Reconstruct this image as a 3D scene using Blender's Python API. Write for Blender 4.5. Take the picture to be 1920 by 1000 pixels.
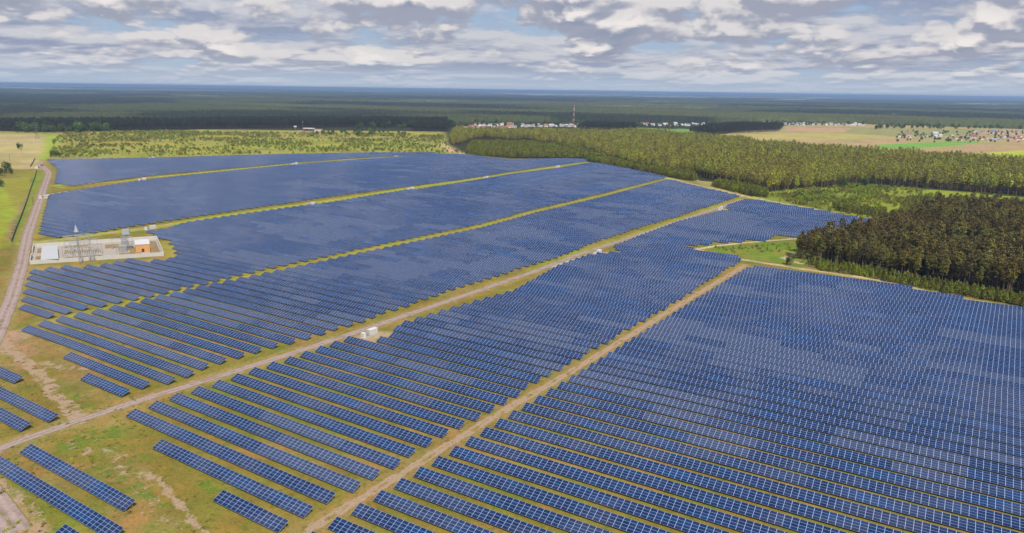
import bpy, math, random
import numpy as np
from mathutils import Matrix, Vector
random.seed(7); rng = np.random.default_rng(7)
R = math.radians
S = bpy.context.scene
C = S.collection
for o in list(bpy.data.objects): bpy.data.objects.remove(o)

# ------------------------------------------------------------------ camera
FPX, PITCH, ROLL, YAW, CAMH = 1346.1, 0.24129, 0.01402, -0.53841, 115.4
def _basis():
    fw = np.array([math.sin(YAW)*math.cos(PITCH), math.cos(YAW)*math.cos(PITCH), -math.sin(PITCH)])
    rt = np.array([math.cos(YAW), -math.sin(YAW), 0.]); up = np.cross(rt, fw)
    c, s = math.cos(ROLL), math.sin(ROLL)
    return fw, c*rt+s*up, -s*rt+c*up
FW, RT, UP = _basis()
cam_d = bpy.data.cameras.new('camera'); cam = bpy.data.objects.new('camera', cam_d); C.objects.link(cam)
cam_d.sensor_width = 36; cam_d.lens = FPX/1920*36; cam_d.clip_start = 1; cam_d.clip_end = 200000
cam.matrix_world = Matrix(((RT[0], UP[0], -FW[0], 0), (RT[1], UP[1], -FW[1], 0), (RT[2], UP[2], -FW[2], CAMH), (0, 0, 0, 1)))
S.camera = cam

# ------------------------------------------------------------------ light and exposure
SUN_AZ, SUN_EL = R(128), R(54)
S.view_settings.view_transform = 'Standard'; S.view_settings.look = 'None'
S.view_settings.exposure = 0.26; S.view_settings.gamma = 1
sd = bpy.data.lights.new('sun', 'SUN'); sun = bpy.data.objects.new('sun', sd); C.objects.link(sun)
sd.energy = 4.0; sd.angle = R(0.6); sd.color = (1, .93, .82)
sv = Vector((math.sin(SUN_AZ)*math.cos(SUN_EL), math.cos(SUN_AZ)*math.cos(SUN_EL), math.sin(SUN_EL)))
sun.rotation_euler = sv.to_track_quat('Z', 'Y').to_euler()

class NB:
    """small node helper"""
    def __init__(s, nt): s.nt = nt; nt.nodes.clear()
    def n(s, typ, ins=None, **kw):
        nd = s.nt.nodes.new(typ)
        for k, v in kw.items(): setattr(nd, k, v)
        for k, v in (ins or {}).items():
            sk = nd.inputs[k]
            if isinstance(v, bpy.types.NodeSocket): s.nt.links.new(v, sk)
            else: sk.default_value = v
        return nd
    def m(s, op, a, b=0., c=0., clamp=False):
        return s.n('ShaderNodeMath', {0: a, 1: b, 2: c}, operation=op, use_clamp=clamp).outputs[0]
    def vm(s, op, a, b=(0, 0, 0)):
        return s.n('ShaderNodeVectorMath', {0: a, 1: b}, operation=op).outputs[0]
    def mix(s, f, a, b, blend='MIX'):
        nd = s.n('ShaderNodeMix', data_type='RGBA', blend_type=blend)
        for k, v in ((0, f), (6, a), (7, b)):
            if isinstance(v, bpy.types.NodeSocket): s.nt.links.new(v, nd.inputs[k])
            else: nd.inputs[k].default_value = v if k == 0 or len(v) == 4 else (*v, 1)
        return nd.outputs[2]
    def noise(s, vec, scale, detail=4, rough=.55, lac=2., dist=0.):
        return s.n('ShaderNodeTexNoise', {'Vector': vec, 'Scale': scale, 'Detail': detail, 'Roughness': rough, 'Lacunarity': lac, 'Distortion': dist}).outputs[0]
    def mr(s, v, a, b, c=0., d=1., smooth=False):
        return s.n('ShaderNodeMapRange', {0: v, 1: a, 2: b, 3: c, 4: d}, interpolation_type='SMOOTHSTEP' if smooth else 'LINEAR').outputs[0]

W = bpy.data.worlds.new('World'); S.world = W; W.use_nodes = True
b = NB(W.node_tree)
sky = b.n('ShaderNodeTexSky', sky_type='NISHITA', sun_disc=False, sun_elevation=SUN_EL, sun_rotation=SUN_AZ % (2*math.pi), altitude=100, air_density=1.0, dust_density=.6, ozone_density=1.5)
co = b.n('ShaderNodeTexCoord').outputs['Generated']
sep = b.n('ShaderNodeSeparateXYZ', {0: co}); z = b.m('MAXIMUM', sep.outputs[2], 0.)
def cloud_noise(dz, seed, k, kz, det=10, rough=.55, puff=False):
    lz = b.m('ADD', b.m('MULTIPLY', b.m('LOGARITHM', b.m('ADD', z, .022), math.e), kz), dz)
    v = b.n('ShaderNodeCombineXYZ', {0: b.m('ADD', b.m('MULTIPLY', sep.outputs[0], k), seed), 1: b.m('MULTIPLY', sep.outputs[1], k), 2: lz}).outputs[0]
    nz = b.noise(v, 1., det, rough, 2.1)
    if not puff: return nz
    vd = b.n('ShaderNodeTexVoronoi', {'Vector': b.vm('ADD', v, b.n('ShaderNodeCombineXYZ', {0: b.m('MULTIPLY', nz, .9), 2: b.m('MULTIPLY', nz, .7)}).outputs[0]), 'Scale': 1.25, 'Detail': 2.6, 'Roughness': .5, 'Lacunarity': 2.3}, feature='F1').outputs['Distance']
    return b.m('ADD', b.m('MULTIPLY', nz, .55), b.m('MULTIPLY', b.m('SUBTRACT', 1., vd), .45))
n0 = cloud_noise(0, 8.1, 7.0, 1.35, 6, .52, True); n1 = cloud_noise(.13, 8.1, 7.0, 1.35, 6, .52, True)
w0 = cloud_noise(0, 24.3, 2.9, 1.9, 5, .5); w1 = cloud_noise(.3, 24.3, 2.9, 1.9, 5, .5)
dens = b.m('ADD', n0, b.m('MULTIPLY', b.m('SUBTRACT', w0, .5), .8))
cover = b.mr(dens, .20, .33, 0, 1, True)
edge = b.m('ADD', b.m('SUBTRACT', n0, n1), b.m('MULTIPLY', b.m('SUBTRACT', w0, w1), .9))
lit = b.mr(edge, -.07, .10, 0, 1, True)
cshade = b.mix(lit, (2.6, 2.95, 3.95), (7.8, 7.4, 7.2))
mid = b.mr(n0, .36, .52, .35, 0, True); cshade = b.mix(mid, cshade, (4.3, 4.35, 4.9))
skyc = b.mix(.25, sky.outputs[0], (3.0, 4.3, 6.3)); skyc = b.mix(.75, skyc, (3.0, 4.0, 5.7))
s0 = cloud_noise(0, 51.3, 4.2, 1.9, 7, .55); s1 = cloud_noise(.2, 51.3, 4.2, 1.9, 7, .55)
strat = b.mix(b.mr(b.m('SUBTRACT', s0, s1), -.06, .08, 0, 1, True), (2.7, 3.1, 4.3), (5.6, 5.6, 6.0))
skyc = b.mix(b.m('MULTIPLY', b.mr(s0, .38, .50, 0, 1, True), .92), skyc, strat)
c1 = b.mix(cover, skyc, cshade)
hz = b.mr(z, 0., .045, .85, 0., True)
c2 = b.mix(hz, c1, (4.1, 4.9, 6.1))
# unseen cloud sheet added overhead, streaked to put pale patches in panel reflections
iz = b.m('DIVIDE', 1., b.m('MAXIMUM', z, .2)); ux = b.m('ADD', b.m('MULTIPLY', sep.outputs[0], .92), b.m('MULTIPLY', sep.outputs[1], .40)); uy = b.m('SUBTRACT', b.m('MULTIPLY', sep.outputs[1], .92), b.m('MULTIPLY', sep.outputs[0], .40))
pv = b.n('ShaderNodeCombineXYZ', {0: b.m('MULTIPLY', b.m('MULTIPLY', ux, iz), 1.5), 1: b.m('MULTIPLY', b.m('MULTIPLY', uy, iz), 6.), 2: 4.4}).outputs[0]
zn = b.noise(pv, 3.2, 6, .58, 2.2); zc = b.mr(zn, .50, .56, 0, 1, True)
over = b.mix(zc, b.mix(.5, sky.outputs[0], (1.3, 2.2, 4.4)), (5.6, 5.6, 6.2))
c2 = b.mix(b.mr(z, .35, .6, 0, 1, True), c2, over)
bg = b.n('ShaderNodeBackground', {0: c2, 1: .092})
b.nt.links.new(bg.outputs[0], b.n('ShaderNodeOutputWorld').inputs[0])

# ------------------------------------------------------------------ helpers
def G(x, y, z=0.):
    """a measured direction of the photograph carried down to height z"""
    d = FW+(x-960)/FPX*RT-(y-500)/FPX*UP
    t = (z-CAMH)/d[2]
    return np.array([d[0]*t, d[1]*t])
def GP(pts, z=0.): return np.array([G(x, y, z) for x, y in pts])
def PX(P):
    P = np.atleast_2d(P)-np.array([0, 0, CAMH]); zz = P@FW
    return np.stack([960+FPX*(P@RT)/zz, 500-FPX*(P@UP)/zz], -1)
def mesh(name, v, f, mats, uv=None, mi=None, smooth=False, col=None):
    me = bpy.data.meshes.new(name)
    v = np.asarray(v, np.float32)
    if isinstance(f, np.ndarray):
        nf, k = f.shape
        me.vertices.add(len(v)); me.vertices.foreach_set('co', v.ravel())
        me.loops.add(nf*k); me.loops.foreach_set('vertex_index', f.ravel().astype(np.int32))
        me.polygons.add(nf); me.polygons.foreach_set('loop_start', np.arange(0, nf*k, k, dtype=np.int32)); me.polygons.foreach_set('loop_total', np.full(nf, k, np.int32))
        me.update(calc_edges=True)
    else: me.from_pydata([tuple(map(float, p)) for p in v], [], [tuple(q) for q in f])
    for m in (mats if isinstance(mats, (list, tuple)) else [mats]): me.materials.append(m)
    if mi is not None: me.polygons.foreach_set('material_index', np.asarray(mi, np.int32))
    if uv is not None:
        l = me.uv_layers.new(name='UVMap'); l.data.foreach_set('uv', np.asarray(uv, np.float32).ravel())
    if col is not None:
        a = me.color_attributes.new('cover', 'FLOAT_COLOR', 'POINT')
        a.data.foreach_set('color', np.concatenate([col, np.ones((len(col), 4-col.shape[1]))], 1).astype(np.float32).ravel() if col.shape[1] < 4 else col.astype(np.float32).ravel())
    if smooth: me.polygons.foreach_set('use_smooth', np.ones(len(me.polygons), bool))
    me.validate(); return me
def link(name, me, parent=None):
    o = bpy.data.objects.new(name, me); C.objects.link(o)
    if parent is not None: o.parent = parent
    return o
def tag(o, label=None, cat=None, group=None, kind=None):
    if label: o['label'] = label
    if cat: o['category'] = cat
    if group: o['group'] = group
    if kind: o['kind'] = kind
    return o
def thing(name, loc, label, cat, group=None, rz=0., sc=1.):
    o = bpy.data.objects.new(name, None); C.objects.link(o); o.empty_display_size = .1
    o.location = loc; o.rotation_euler = (0, 0, rz); o.scale = (sc, sc, sc) if not isinstance(sc, tuple) else sc
    return tag(o, label, cat, group)
class MB:
    def __init__(s): s.v = []; s.f = []
    def box(s, x0, y0, z0, x1, y1, z1, rz=0., c=(0, 0)):
        i = len(s.v); ca, sa = math.cos(rz), math.sin(rz)
        for z in (z0, z1):
            for x, y in ((x0, y0), (x1, y0), (x1, y1), (x0, y1)): s.v.append((c[0]+x*ca-y*sa, c[1]+x*sa+y*ca, z))
        s.f += [(i+3, i+2, i+1, i), (i+4, i+5, i+6, i+7)]+[(i+a, i+(a+1) % 4, i+4+(a+1) % 4, i+4+a) for a in range(4)]
        return s
    def bar(s, a, b_, r, r2=None, n=4):
        a = Vector(a); b_ = Vector(b_); d = (b_-a); q = d.to_track_quat('Z', 'Y').to_matrix(); i = len(s.v); r2 = r if r2 is None else r2
        for p, rr in ((a, r), (b_, r2)):
            for k in range(n):
                t = 2*math.pi*(k+.5)/n; s.v.append(tuple(p+q@Vector((math.cos(t)*rr, math.sin(t)*rr, 0))))
        s.f += [(i+k, i+(k+1) % n, i+n+(k+1) % n, i+n+k) for k in range(n)]+[tuple(i+n-1-k for k in range(n)), tuple(i+n+k for k in range(n))]
        return s
    def poly(s, pts):
        i = len(s.v); s.v += [tuple(p) for p in pts]; s.f.append(tuple(range(i, i+len(pts)))); return s
    def gable(s, w, d, z0, h, ov=.4):
        """pitched roof slab: ridge along x"""
        x, y = w/2+ov, d/2+ov; t = .18
        for sg in (1, -1):
            i = len(s.v)
            s.v += [(-x, sg*y, z0), (x, sg*y, z0), (x, 0, z0+h), (-x, 0, z0+h), (-x, sg*y, z0+t), (x, sg*y, z0+t), (x, 0, z0+h+t), (-x, 0, z0+h+t)]
            s.f += [(i, i+1, i+2, i+3), (i+4, i+5, i+6, i+7), (i, i+1, i+5, i+4), (i+2, i+3, i+7, i+6), (i+1, i+2, i+6, i+5), (i, i+3, i+7, i+4)]
        return s
    def build(s, name, m, parent=None):
        return link(name, mesh(name, s.v, s.f, m), parent)
def fbm(x, y, s, o=4, seed=0):
    """value noise, 0..1"""
    r = np.zeros_like(x, float); a = 1.; t = 0.
    for k in range(o):
        u = x/s+17.3*k+seed*3.1; v = y/s-9.7*k+seed*7.7; iu = np.floor(u); iv = np.floor(v); fu = u-iu; fv = v-iv
        fu = fu*fu*(3-2*fu); fv = fv*fv*(3-2*fv)
        h = lambda a_, b_: np.modf(np.abs(np.sin(a_*127.1+b_*311.7+seed*13.)*43758.5453))[0]
        r += a*((h(iu, iv)*(1-fu)+h(iu+1, iv)*fu)*(1-fv)+(h(iu, iv+1)*(1-fu)+h(iu+1, iv+1)*fu)*fv); t += a; a *= .5; s /= 2.
    return r/t
def inpoly(x, y, P):
    r = np.zeros(x.shape, bool); n = len(P); j = n-1
    for i in range(n):
        xi, yi = P[i]; xj, yj = P[j]
        if yi != yj: r ^= ((yi > y) != (yj > y)) & (x < (xj-xi)*(y-yi)/(yj-yi)+xi)
        j = i
    return r
def dline(x, y, P):
    d = np.full(x.shape, 1e9)
    for (ax, ay), (bx, by) in zip(P[:-1], P[1:]):
        ux, uy = bx-ax, by-ay; t = np.clip(((x-ax)*ux+(y-ay)*uy)/(ux*ux+uy*uy+1e-9), 0, 1)
        d = np.minimum(d, np.hypot(x-ax-t*ux, y-ay-t*uy))
    return d
def ordinal(n):
    ones = ['', 'first', 'second', 'third', 'fourth', 'fifth', 'sixth', 'seventh', 'eighth', 'ninth', 'tenth', 'eleventh', 'twelfth', 'thirteenth', 'fourteenth', 'fifteenth', 'sixteenth', 'seventeenth', 'eighteenth', 'nineteenth']
    tens = ['', '', 'twent', 'thirt', 'fort', 'fift', 'sixt', 'sevent', 'eight', 'ninet']
    if n < 20: return ones[n]
    if n < 100: return tens[n//10]+('ieth' if n % 10 == 0 else 'y-'+ones[n % 10])
    if n < 200: return 'hundredth' if n == 100 else 'hundred-and-'+ordinal(n-100)
    return 'two-hundredth' if n == 200 else ('two-hundred-and-'+ordinal(n-200) if n < 300 else 'three-hundredth')

# ------------------------------------------------------------------ materials
def material(name):
    m = bpy.data.materials.new(name); m.use_nodes = True; return m, NB(m.node_tree)
def out(b, sh): b.nt.links.new(sh, b.n('ShaderNodeOutputMaterial').inputs[0])
def plain(name, col, rough=.7, var=.15, scale=1.5, metal=0.):
    m, b = material(name); t = b.n('ShaderNodeTexCoord').outputs['Object']
    n = b.noise(t, scale, 5, .6); f = b.mr(n, .3, .7, 1-var, 1+var)
    c = b.mix(1., (*col, 1), b.n('ShaderNodeCombineColor', {0: f, 1: f, 2: f}).outputs[0], 'MULTIPLY')
    out(b, b.n('ShaderNodeBsdfPrincipled', {'Base Color': c, 'Roughness': rough, 'Metallic': metal}).outputs[0]); return m
def mat_leaf(name, dark, light, trans=.15, scale=.35):
    m, b = material(name); oi = b.n('ShaderNodeObjectInfo'); g = b.n('ShaderNodeNewGeometry')
    t = b.n('ShaderNodeTexCoord').outputs['Object']; ln = b.noise(oi.outputs['Location'], .013, 3, .6); ln2 = b.noise(oi.outputs['Location'], .06, 3, .6)
    n = b.noise(b.vm('ADD', t, b.n('ShaderNodeCombineXYZ', {0: b.m('MULTIPLY', oi.outputs['Random'], 90.)}).outputs[0]), scale, 3, .6)
    f = b.m('ADD', b.m('MULTIPLY', b.mr(n, .3, .7), .6), b.m('MULTIPLY', g.outputs['Random Per Island'], .4))
    c = b.mix(f, dark, light)
    hs = b.n('ShaderNodeHueSaturation', {'Hue': b.m('ADD', b.mr(oi.outputs['Random'], 0, 1, -.022, .022), b.mr(ln, .35, .65, .485, .515)), 'Saturation': b.mr(ln2, .3, .7, .85, 1.1), 'Value': b.m('MULTIPLY', b.mr(oi.outputs['Random'], 0, 1, .65, 1.35), b.mr(ln2, .35, .65, .75, 1.25)), 'Color': c})
    d = b.n('ShaderNodeBsdfPrincipled', {'Base Color': hs.outputs[0], 'Roughness': .75, 'Specular IOR Level': .2})
    tr = b.n('ShaderNodeBsdfTranslucent', {'Color': hs.outputs[0]})
    mx = b.n('ShaderNodeMixShader', {0: trans, 1: d.outputs[0], 2: tr.outputs[0]}); out(b, mx.outputs[0]); return m
def mat_ground(name, far=False):
    m, b = material(name); t = b.n('ShaderNodeTexCoord').outputs['Object']
    at = b.n('ShaderNodeAttribute', attribute_name='cover').outputs['Color']
    mk = b.n('ShaderNodeSeparateColor', {0: b.n('ShaderNodeAttribute', attribute_name='mask').outputs['Color']}).outputs
    big = b.noise(t, .018, 5, .62); mid = b.noise(t, .12, 6, .7); fine = b.noise(t, 1.3, 5, .75); tuft = b.noise(t, .45, 8, .72)
    f = b.m('ADD', b.m('ADD', b.mr(big, .3, .7, -.16, .16), b.mr(mid, .3, .7, -.20, .20)), b.mr(fine, .25, .75, -.36, .36))
    f = b.m('ADD', f, 1.)
    hue = b.mr(b.noise(t, .07, 6, .65), .35, .65, 0, 1)
    c = b.mix(1., at, b.n('ShaderNodeCombineColor', {0: f, 1: f, 2: f}).outputs[0], 'MULTIPLY')
    c = b.mix(1., c, b.mix(hue, (1.16, .95, .92, 1), (.86, 1.06, .86, 1)), 'MULTIPLY')
    c = b.mix(b.m('MULTIPLY', b.m('MULTIPLY', b.mr(tuft, .53, .60, 0, 1), mk[2]), .6), c, (.085, .115, .02))
    gr = b.mr(b.m('ADD', mk[1], b.m('MULTIPLY', b.m('SUBTRACT', b.noise(t, .22, 8, .72), .5), 2.2)), .50, .62, 0, 1, True)
    c = b.mix(b.m('MULTIPLY', gr, .85), c, b.mix(b.mr(fine, .35, .65), (.055, .12, .012), (.15, .22, .025)))
    ba = b.mr(b.m('ADD', mk[0], b.m('MULTIPLY', b.m('SUBTRACT', b.noise(b.vm('ADD', t, (31., 7., 0.)), .20, 9, .74), .5), 2.0)), .50, .66, 0, 1, True)
    c = b.mix(ba, c, b.mix(b.mr(fine, .3, .7), (.25, .17, .10), (.44, .325, .225)))
    bump = b.n('ShaderNodeBump', {'Strength': .7, 'Distance': .3, 'Height': b.m('ADD', fine, tuft)})
    out(b, b.n('ShaderNodeBsdfPrincipled', {'Base Color': c, 'Roughness': .95, 'Specular IOR Level': .1, 'Normal': bump.outputs[0]}).outputs[0]); return m
M = {}
M['ground'] = mat_ground('ground_cover')
def mat_gravel(name, col, col2):
    m, b = material(name); t = b.n('ShaderNodeTexCoord').outputs['Object']; u = b.n('ShaderNodeUVMap').outputs[0]
    us = b.n('ShaderNodeSeparateXYZ', {0: u}); 
    # two worn wheel tracks along the road
    w = b.m('ABSOLUTE', b.m('SUBTRACT', b.m('ABSOLUTE', b.m('SUBTRACT', us.outputs[0], .5)), .2)); tr = b.mr(w, .04, .12, 1, 0, True); cen = b.mr(b.m('ABSOLUTE', b.m('SUBTRACT', us.outputs[0], .5)), .03, .09, 1, 0, True)
    n = b.noise(t, .9, 8, .8); n2 = b.noise(t, .12, 5, .65)
    c = b.mix(b.mr(n, .35, .65), tuple(k*.8 for k in col), col2); c = b.mix(b.m('MULTIPLY', b.m('MULTIPLY', tr, b.mr(n2, .35, .6)), .5), c, tuple(min(1, k*1.25) for k in col2))
    c = b.mix(b.m('MULTIPLY', b.mr(n2, .50, .62), .5), c, (.17, .13, .08)); c = b.mix(b.m('MULTIPLY', cen, b.mr(b.noise(t, .3, 5, .7), .45, .6)), c, (.19, .16, .06))
    eg = b.mr(b.m('ABSOLUTE', b.m('SUBTRACT', us.outputs[0], .5)), .36, .5, 0, 1); c = b.mix(b.mr(b.m('ADD', eg, b.m('SUBTRACT', b.noise(t, .5, 5, .7), .5)), .55, .75), c, (.20, .165, .055))
    out(b, b.n('ShaderNodeBsdfPrincipled', {'Base Color': c, 'Roughness': .95, 'Specular IOR Level': .1}).outputs[0]); return m
M['gravel'] = mat_gravel('gravel', (.285, .215, .195), (.40, .305, .275))
M['sand'] = mat_gravel('sandy_track', (.33, .24, .16), (.46, .36, .26))
M['white'] = plain('white_paint', (.62, .61, .60), .5, .08)
M['housewall'] = plain('whitewash', (.74, .72, .68), .8, .06)
M['offwhite'] = plain('pale_render', (.50, .48, .45), .8, .12)
M['concrete'] = plain('pale_concrete', (.37, .32, .265), .9, .14, .8)
M['grey'] = plain('grey_paint', (.35, .37, .38), .5, .1)
M['dark'] = plain('dark_recess', (.04, .04, .045), .5, .1)
M['steel'] = plain('galvanised_steel', (.5, .53, .55), .4, .1, 2, .6)
M['frame'] = plain('mounting_steel', (.17, .18, .19), .5, .15, 2, .5)
M['under'] = plain('panel_backsheet', (.25, .26, .28), .6, .1)
M['ochre'] = plain('orange_render', (.60, .30, .10), .8, .08)
M['redroof'] = plain('red_roof', (.30, .085, .06), .6, .2)
M['rustroof'] = plain('rust_roof', (.30, .14, .085), .7, .2)
M['greyroof'] = plain('grey_roof', (.28, .28, .30), .7, .2)
M['paleroof'] = plain('pale_sheet_roof', (.47, .48, .49), .5, .1)
M['blueroof'] = plain('blue_roof', (.02, .22, .6), .5, .1)
M['red'] = plain('red_paint', (.55, .05, .04), .5, .1)
M['bark'] = plain('pine_bark', (.20, .12, .075), .9, .3, 1.)
M['greybark'] = plain('grey_bark', (.11, .09, .07), .9, .3, 1.)
M['mesh_green'] = plain('green_fence_mesh', (.015, .05, .03), .6, .2)
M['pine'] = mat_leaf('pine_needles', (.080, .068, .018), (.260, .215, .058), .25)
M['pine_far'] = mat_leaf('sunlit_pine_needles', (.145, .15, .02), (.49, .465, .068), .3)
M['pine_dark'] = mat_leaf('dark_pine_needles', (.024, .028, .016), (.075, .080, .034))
M['young'] = mat_leaf('young_pine_needles', (.12, .135, .018), (.36, .37, .05), .3)
M['shrub'] = mat_leaf('shrub_leaves', (.14, .15, .025), (.38, .38, .055), .3)
M['broad'] = mat_leaf('broad_leaves', (.055, .09, .02), (.16, .22, .045), .3)
M['fresh'] = mat_leaf('fresh_leaves', (.11, .18, .015), (.30, .38, .03))

def mat_panel():
    m, b = material('solar_cells'); uv = b.n('ShaderNodeUVMap').outputs[0]; s = b.n('ShaderNodeSeparateXYZ', {0: uv})
    u, v = s.outputs[0], s.outputs[1]
    fu, fv = b.m('FRACT', u), b.m('FRACT', v)
    du = b.m('MULTIPLY', b.m('MINIMUM', fu, b.m('SUBTRACT', 1., fu)), 1.98); dv = b.m('MULTIPLY', b.m('MINIMUM', fv, b.m('SUBTRACT', 1., fv)), 1.012)
    line = b.m('MAXIMUM', b.m('LESS_THAN', du, .052), b.m('LESS_THAN', dv, .026))
    oi = b.n('ShaderNodeObjectInfo')
    cell = b.n('ShaderNodeCombineXYZ', {0: b.m('FLOOR', u), 1: b.m('FLOOR', v), 2: b.m('MULTIPLY', oi.outputs['Random'], 77.)}).outputs[0]
    wn = b.n('ShaderNodeTexWhiteNoise', {0: cell}).outputs[0]
    blk = b.noise(b.vm('MULTIPLY', cell, (.11, .25, 1.)), 1., 2, .5)
    c = b.mix(wn, (.004, .018, .072), (.011, .032, .112)); c = b.mix(b.mr(blk, .52, .72, 0, .75), c, (.004, .048, .17))
    c = b.mix(b.mr(blk, .28, .42, .45, 0), c, (.022, .024, .075))
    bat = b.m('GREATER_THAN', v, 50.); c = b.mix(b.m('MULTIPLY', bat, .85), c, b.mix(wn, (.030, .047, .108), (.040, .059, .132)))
    base = b.mix(line, c, (.36, .44, .60))
    rough = b.m('ADD', b.m('ADD', .05, b.m('MULTIPLY', bat, .12)), b.m('MULTIPLY', line, .4))
    out(b, b.n('ShaderNodeBsdfPrincipled', {'Base Color': base, 'Roughness': rough, 'IOR': 1.5, 'Specular IOR Level': .7}).outputs[0]); return m
M['panel'] = mat_panel()

# ------------------------------------------------------------------ layout measured on the site (metres; x along the rows, y across them)
Z1 = .65
PITCH_Y, Y00 = 8.32, 121.0
TILT = R(21.65); DEP = 4.05; CT, ST = math.cos(TILT), math.sin(TILT)
def bend(x): return .025*min(max(-140-x, 0), 190)
def wp(pts): return [tuple(p) for p in pts]
def pp(pts): return [tuple(G(x, y, Z1)) for x, y in pts]
def pt(pts): return [tuple(G(x, y, 1.9)-np.array([0, 3.])) for x, y in pts]
B5W = wp([(-166, 106), (-166, 117), (-209, 117), (-209, 126), (-238.5, 126), (-238, 150)])+pp([(403, 722), (473, 697), (537, 677), (597, 656), (654, 636), (724, 641), (742, 612), (846, 580), (960, 548), (1045, 500), (1104, 479), (1168, 474), (1145, 465), (1195, 445), (1270, 417), (1350, 397), (1368, 396), (1360, 387), (1399, 374)])
BLOCKS = [
 ('east', 'east of the sandy dirt track', wp([(-130.3, 104), (-128.9, 121), (-127, 146), (-125, 171), (-123.5, 196), (-121, 229), (-119.7, 246), (-115, 330), (-105, 480)])+pp([(1412, 503), (1440, 503), (1620, 525), (1712, 543), (1812, 563), (1920, 582)])+wp([(75, 470), (95, 300), (75, 140), (-20, 80)])),
 ('middle', 'between gravel road and dirt track', B5W+pp([(1480, 387), (1560, 400), (1640, 415), (1665, 421), (1640, 440), (1560, 443), (1480, 445), (1452, 443), (1435, 453), (1397, 451), (1385, 457), (1342, 455), (1327, 461), (1282, 461), (1283, 464), (1307, 471), (1367, 479), (1395, 488)])+wp([(-114, 500), (-120, 366), (-126.9, 262), (-131.2, 205), (-133.3, 171), (-136.5, 129), (-138, 106)])),
 ('gravel', 'north of the central gravel road', wp([(-285, 138), (-285, 147.5), (-315, 147.5), (-315, 156), (-367, 156), (-370, 165), (-370, 180)])+pt([(250, 565), (274, 559), (302, 552), (331, 546), (382, 533), (480, 514), (700, 467.5), (900, 426.5), (1000, 399), (1132, 368), (1255, 335), (1290, 344), (1325, 352), (1388, 366)])+pp([ (1275, 405), (1200, 427), (1125, 452), (1032, 489), (1000, 497), (830, 551), (676, 605), (576, 636), (487, 661), (388, 690), (330, 717), (276, 726)])+wp([(-254.5, 146), (-254.5, 138)])),
 ('station', 'beside the walled substation', pp([(34, 586), (35, 580), (42.5, 550), (50, 522), (56, 509)])+pt([(59, 505), (82, 502), (109, 499), (137, 495), (160, 497), (180, 495), (209, 492), (227, 487), (249, 483), (272, 485), (296, 486), (321, 482.5), (334, 479)])+pp([ (326, 473), (324, 467), (317, 458), (312, 452), (268, 439), (276, 434), (306, 432), (340, 420), (370, 415), (480, 399), (567, 387), (610, 382), (762, 357), (787, 356), (902, 337), (960, 327), (1055, 315), (1110, 305), (1170, 315), (1250, 333), (1132, 363), (1000, 394), (900, 421), (700, 463), (480, 510), (402, 530), (335, 544), (291, 555), (237, 566), (184, 577), (122, 589), (90, 597), (60, 608)])),
 ('upper', 'in the large block behind the substation', pp([(71, 438), (80, 400), (85, 385), (90, 366), (122, 361), (225, 345), (290, 336), (480, 316), (660, 301), (812, 289.5), (870, 290), (930, 298), (960, 300), (1060, 298), (1105, 300), (1110, 302), (960, 322), (855, 339), (652, 365), (480, 390), (334, 412), (262, 423), (174, 438), (107, 447)])),
 ('far', 'in the farthest block below the scrub meadow', pp([(87, 300), (107, 318), (101, 345), (130, 350), (225, 337), (290, 329), (480, 312), (640, 299), (790, 289.5), (830, 286.5), (700, 287), (480, 291), (300, 297)])),
]
LOOSE = [  # short rows standing apart at the lower left (x0, x1, near-edge y)
 (-350, -302.1, 126.0, 'topmost of the three panel rows cut by the left photo edge'), (-345, -256.8, 116.4, 'long middle panel row at the left photo edge below the dirt patch'), (-340, -257.3, 107.8, 'lowest of the three panel rows left of the sandy patch'),
 (-241.4, -182.8, 98.3, 'short panel row alone below the gravel road at lower left'), (-243.5, -172, 89.2, 'longest panel row running into the bottom left corner'), (-187, -160, 80.3, 'panel row whose tip just shows at the bottom edge')]
rows = []
for key, where, P in BLOCKS:
    Pa = np.array(P); k0 = int((Pa[:, 1].min()-Y00)//PITCH_Y)-1; k1 = int((Pa[:, 1].max()-Y00)//PITCH_Y)+2; cnt = 0
    for k in range(k0, k1):
        y = Y00+PITCH_Y*k; xs = []
        n = len(P)
        for i in range(n):
            (ax, ay), (bx, by) = P[i], P[(i+1) % n]
            ay -= bend(ax); by -= bend(bx); yy = y+.6
            if (ay <= yy) != (by <= yy): xs.append(ax+(bx-ax)*(yy-ay)/(by-ay))
        xs.sort(); hit = False
        for x0, x1 in zip(xs[::2], xs[1::2]):
            nm = round((x1-x0)/1.98)
            if nm < 7: continue
            hit = True
            rows.append([key, where, x0, nm, y, cnt+1])
        cnt += hit
for x0, x1, y, lab in LOOSE: rows.append(['loose', lab, x0, round((x1-x0)/1.98), y-bend(x0), 0])
for r in rows:
    xm = r[2]+r[3]*.99; d = math.hypot(xm, r[4]); r.append(r[3]/(d*d)*CAMH/d)
rows.sort(key=lambda r: -r[6])

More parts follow.
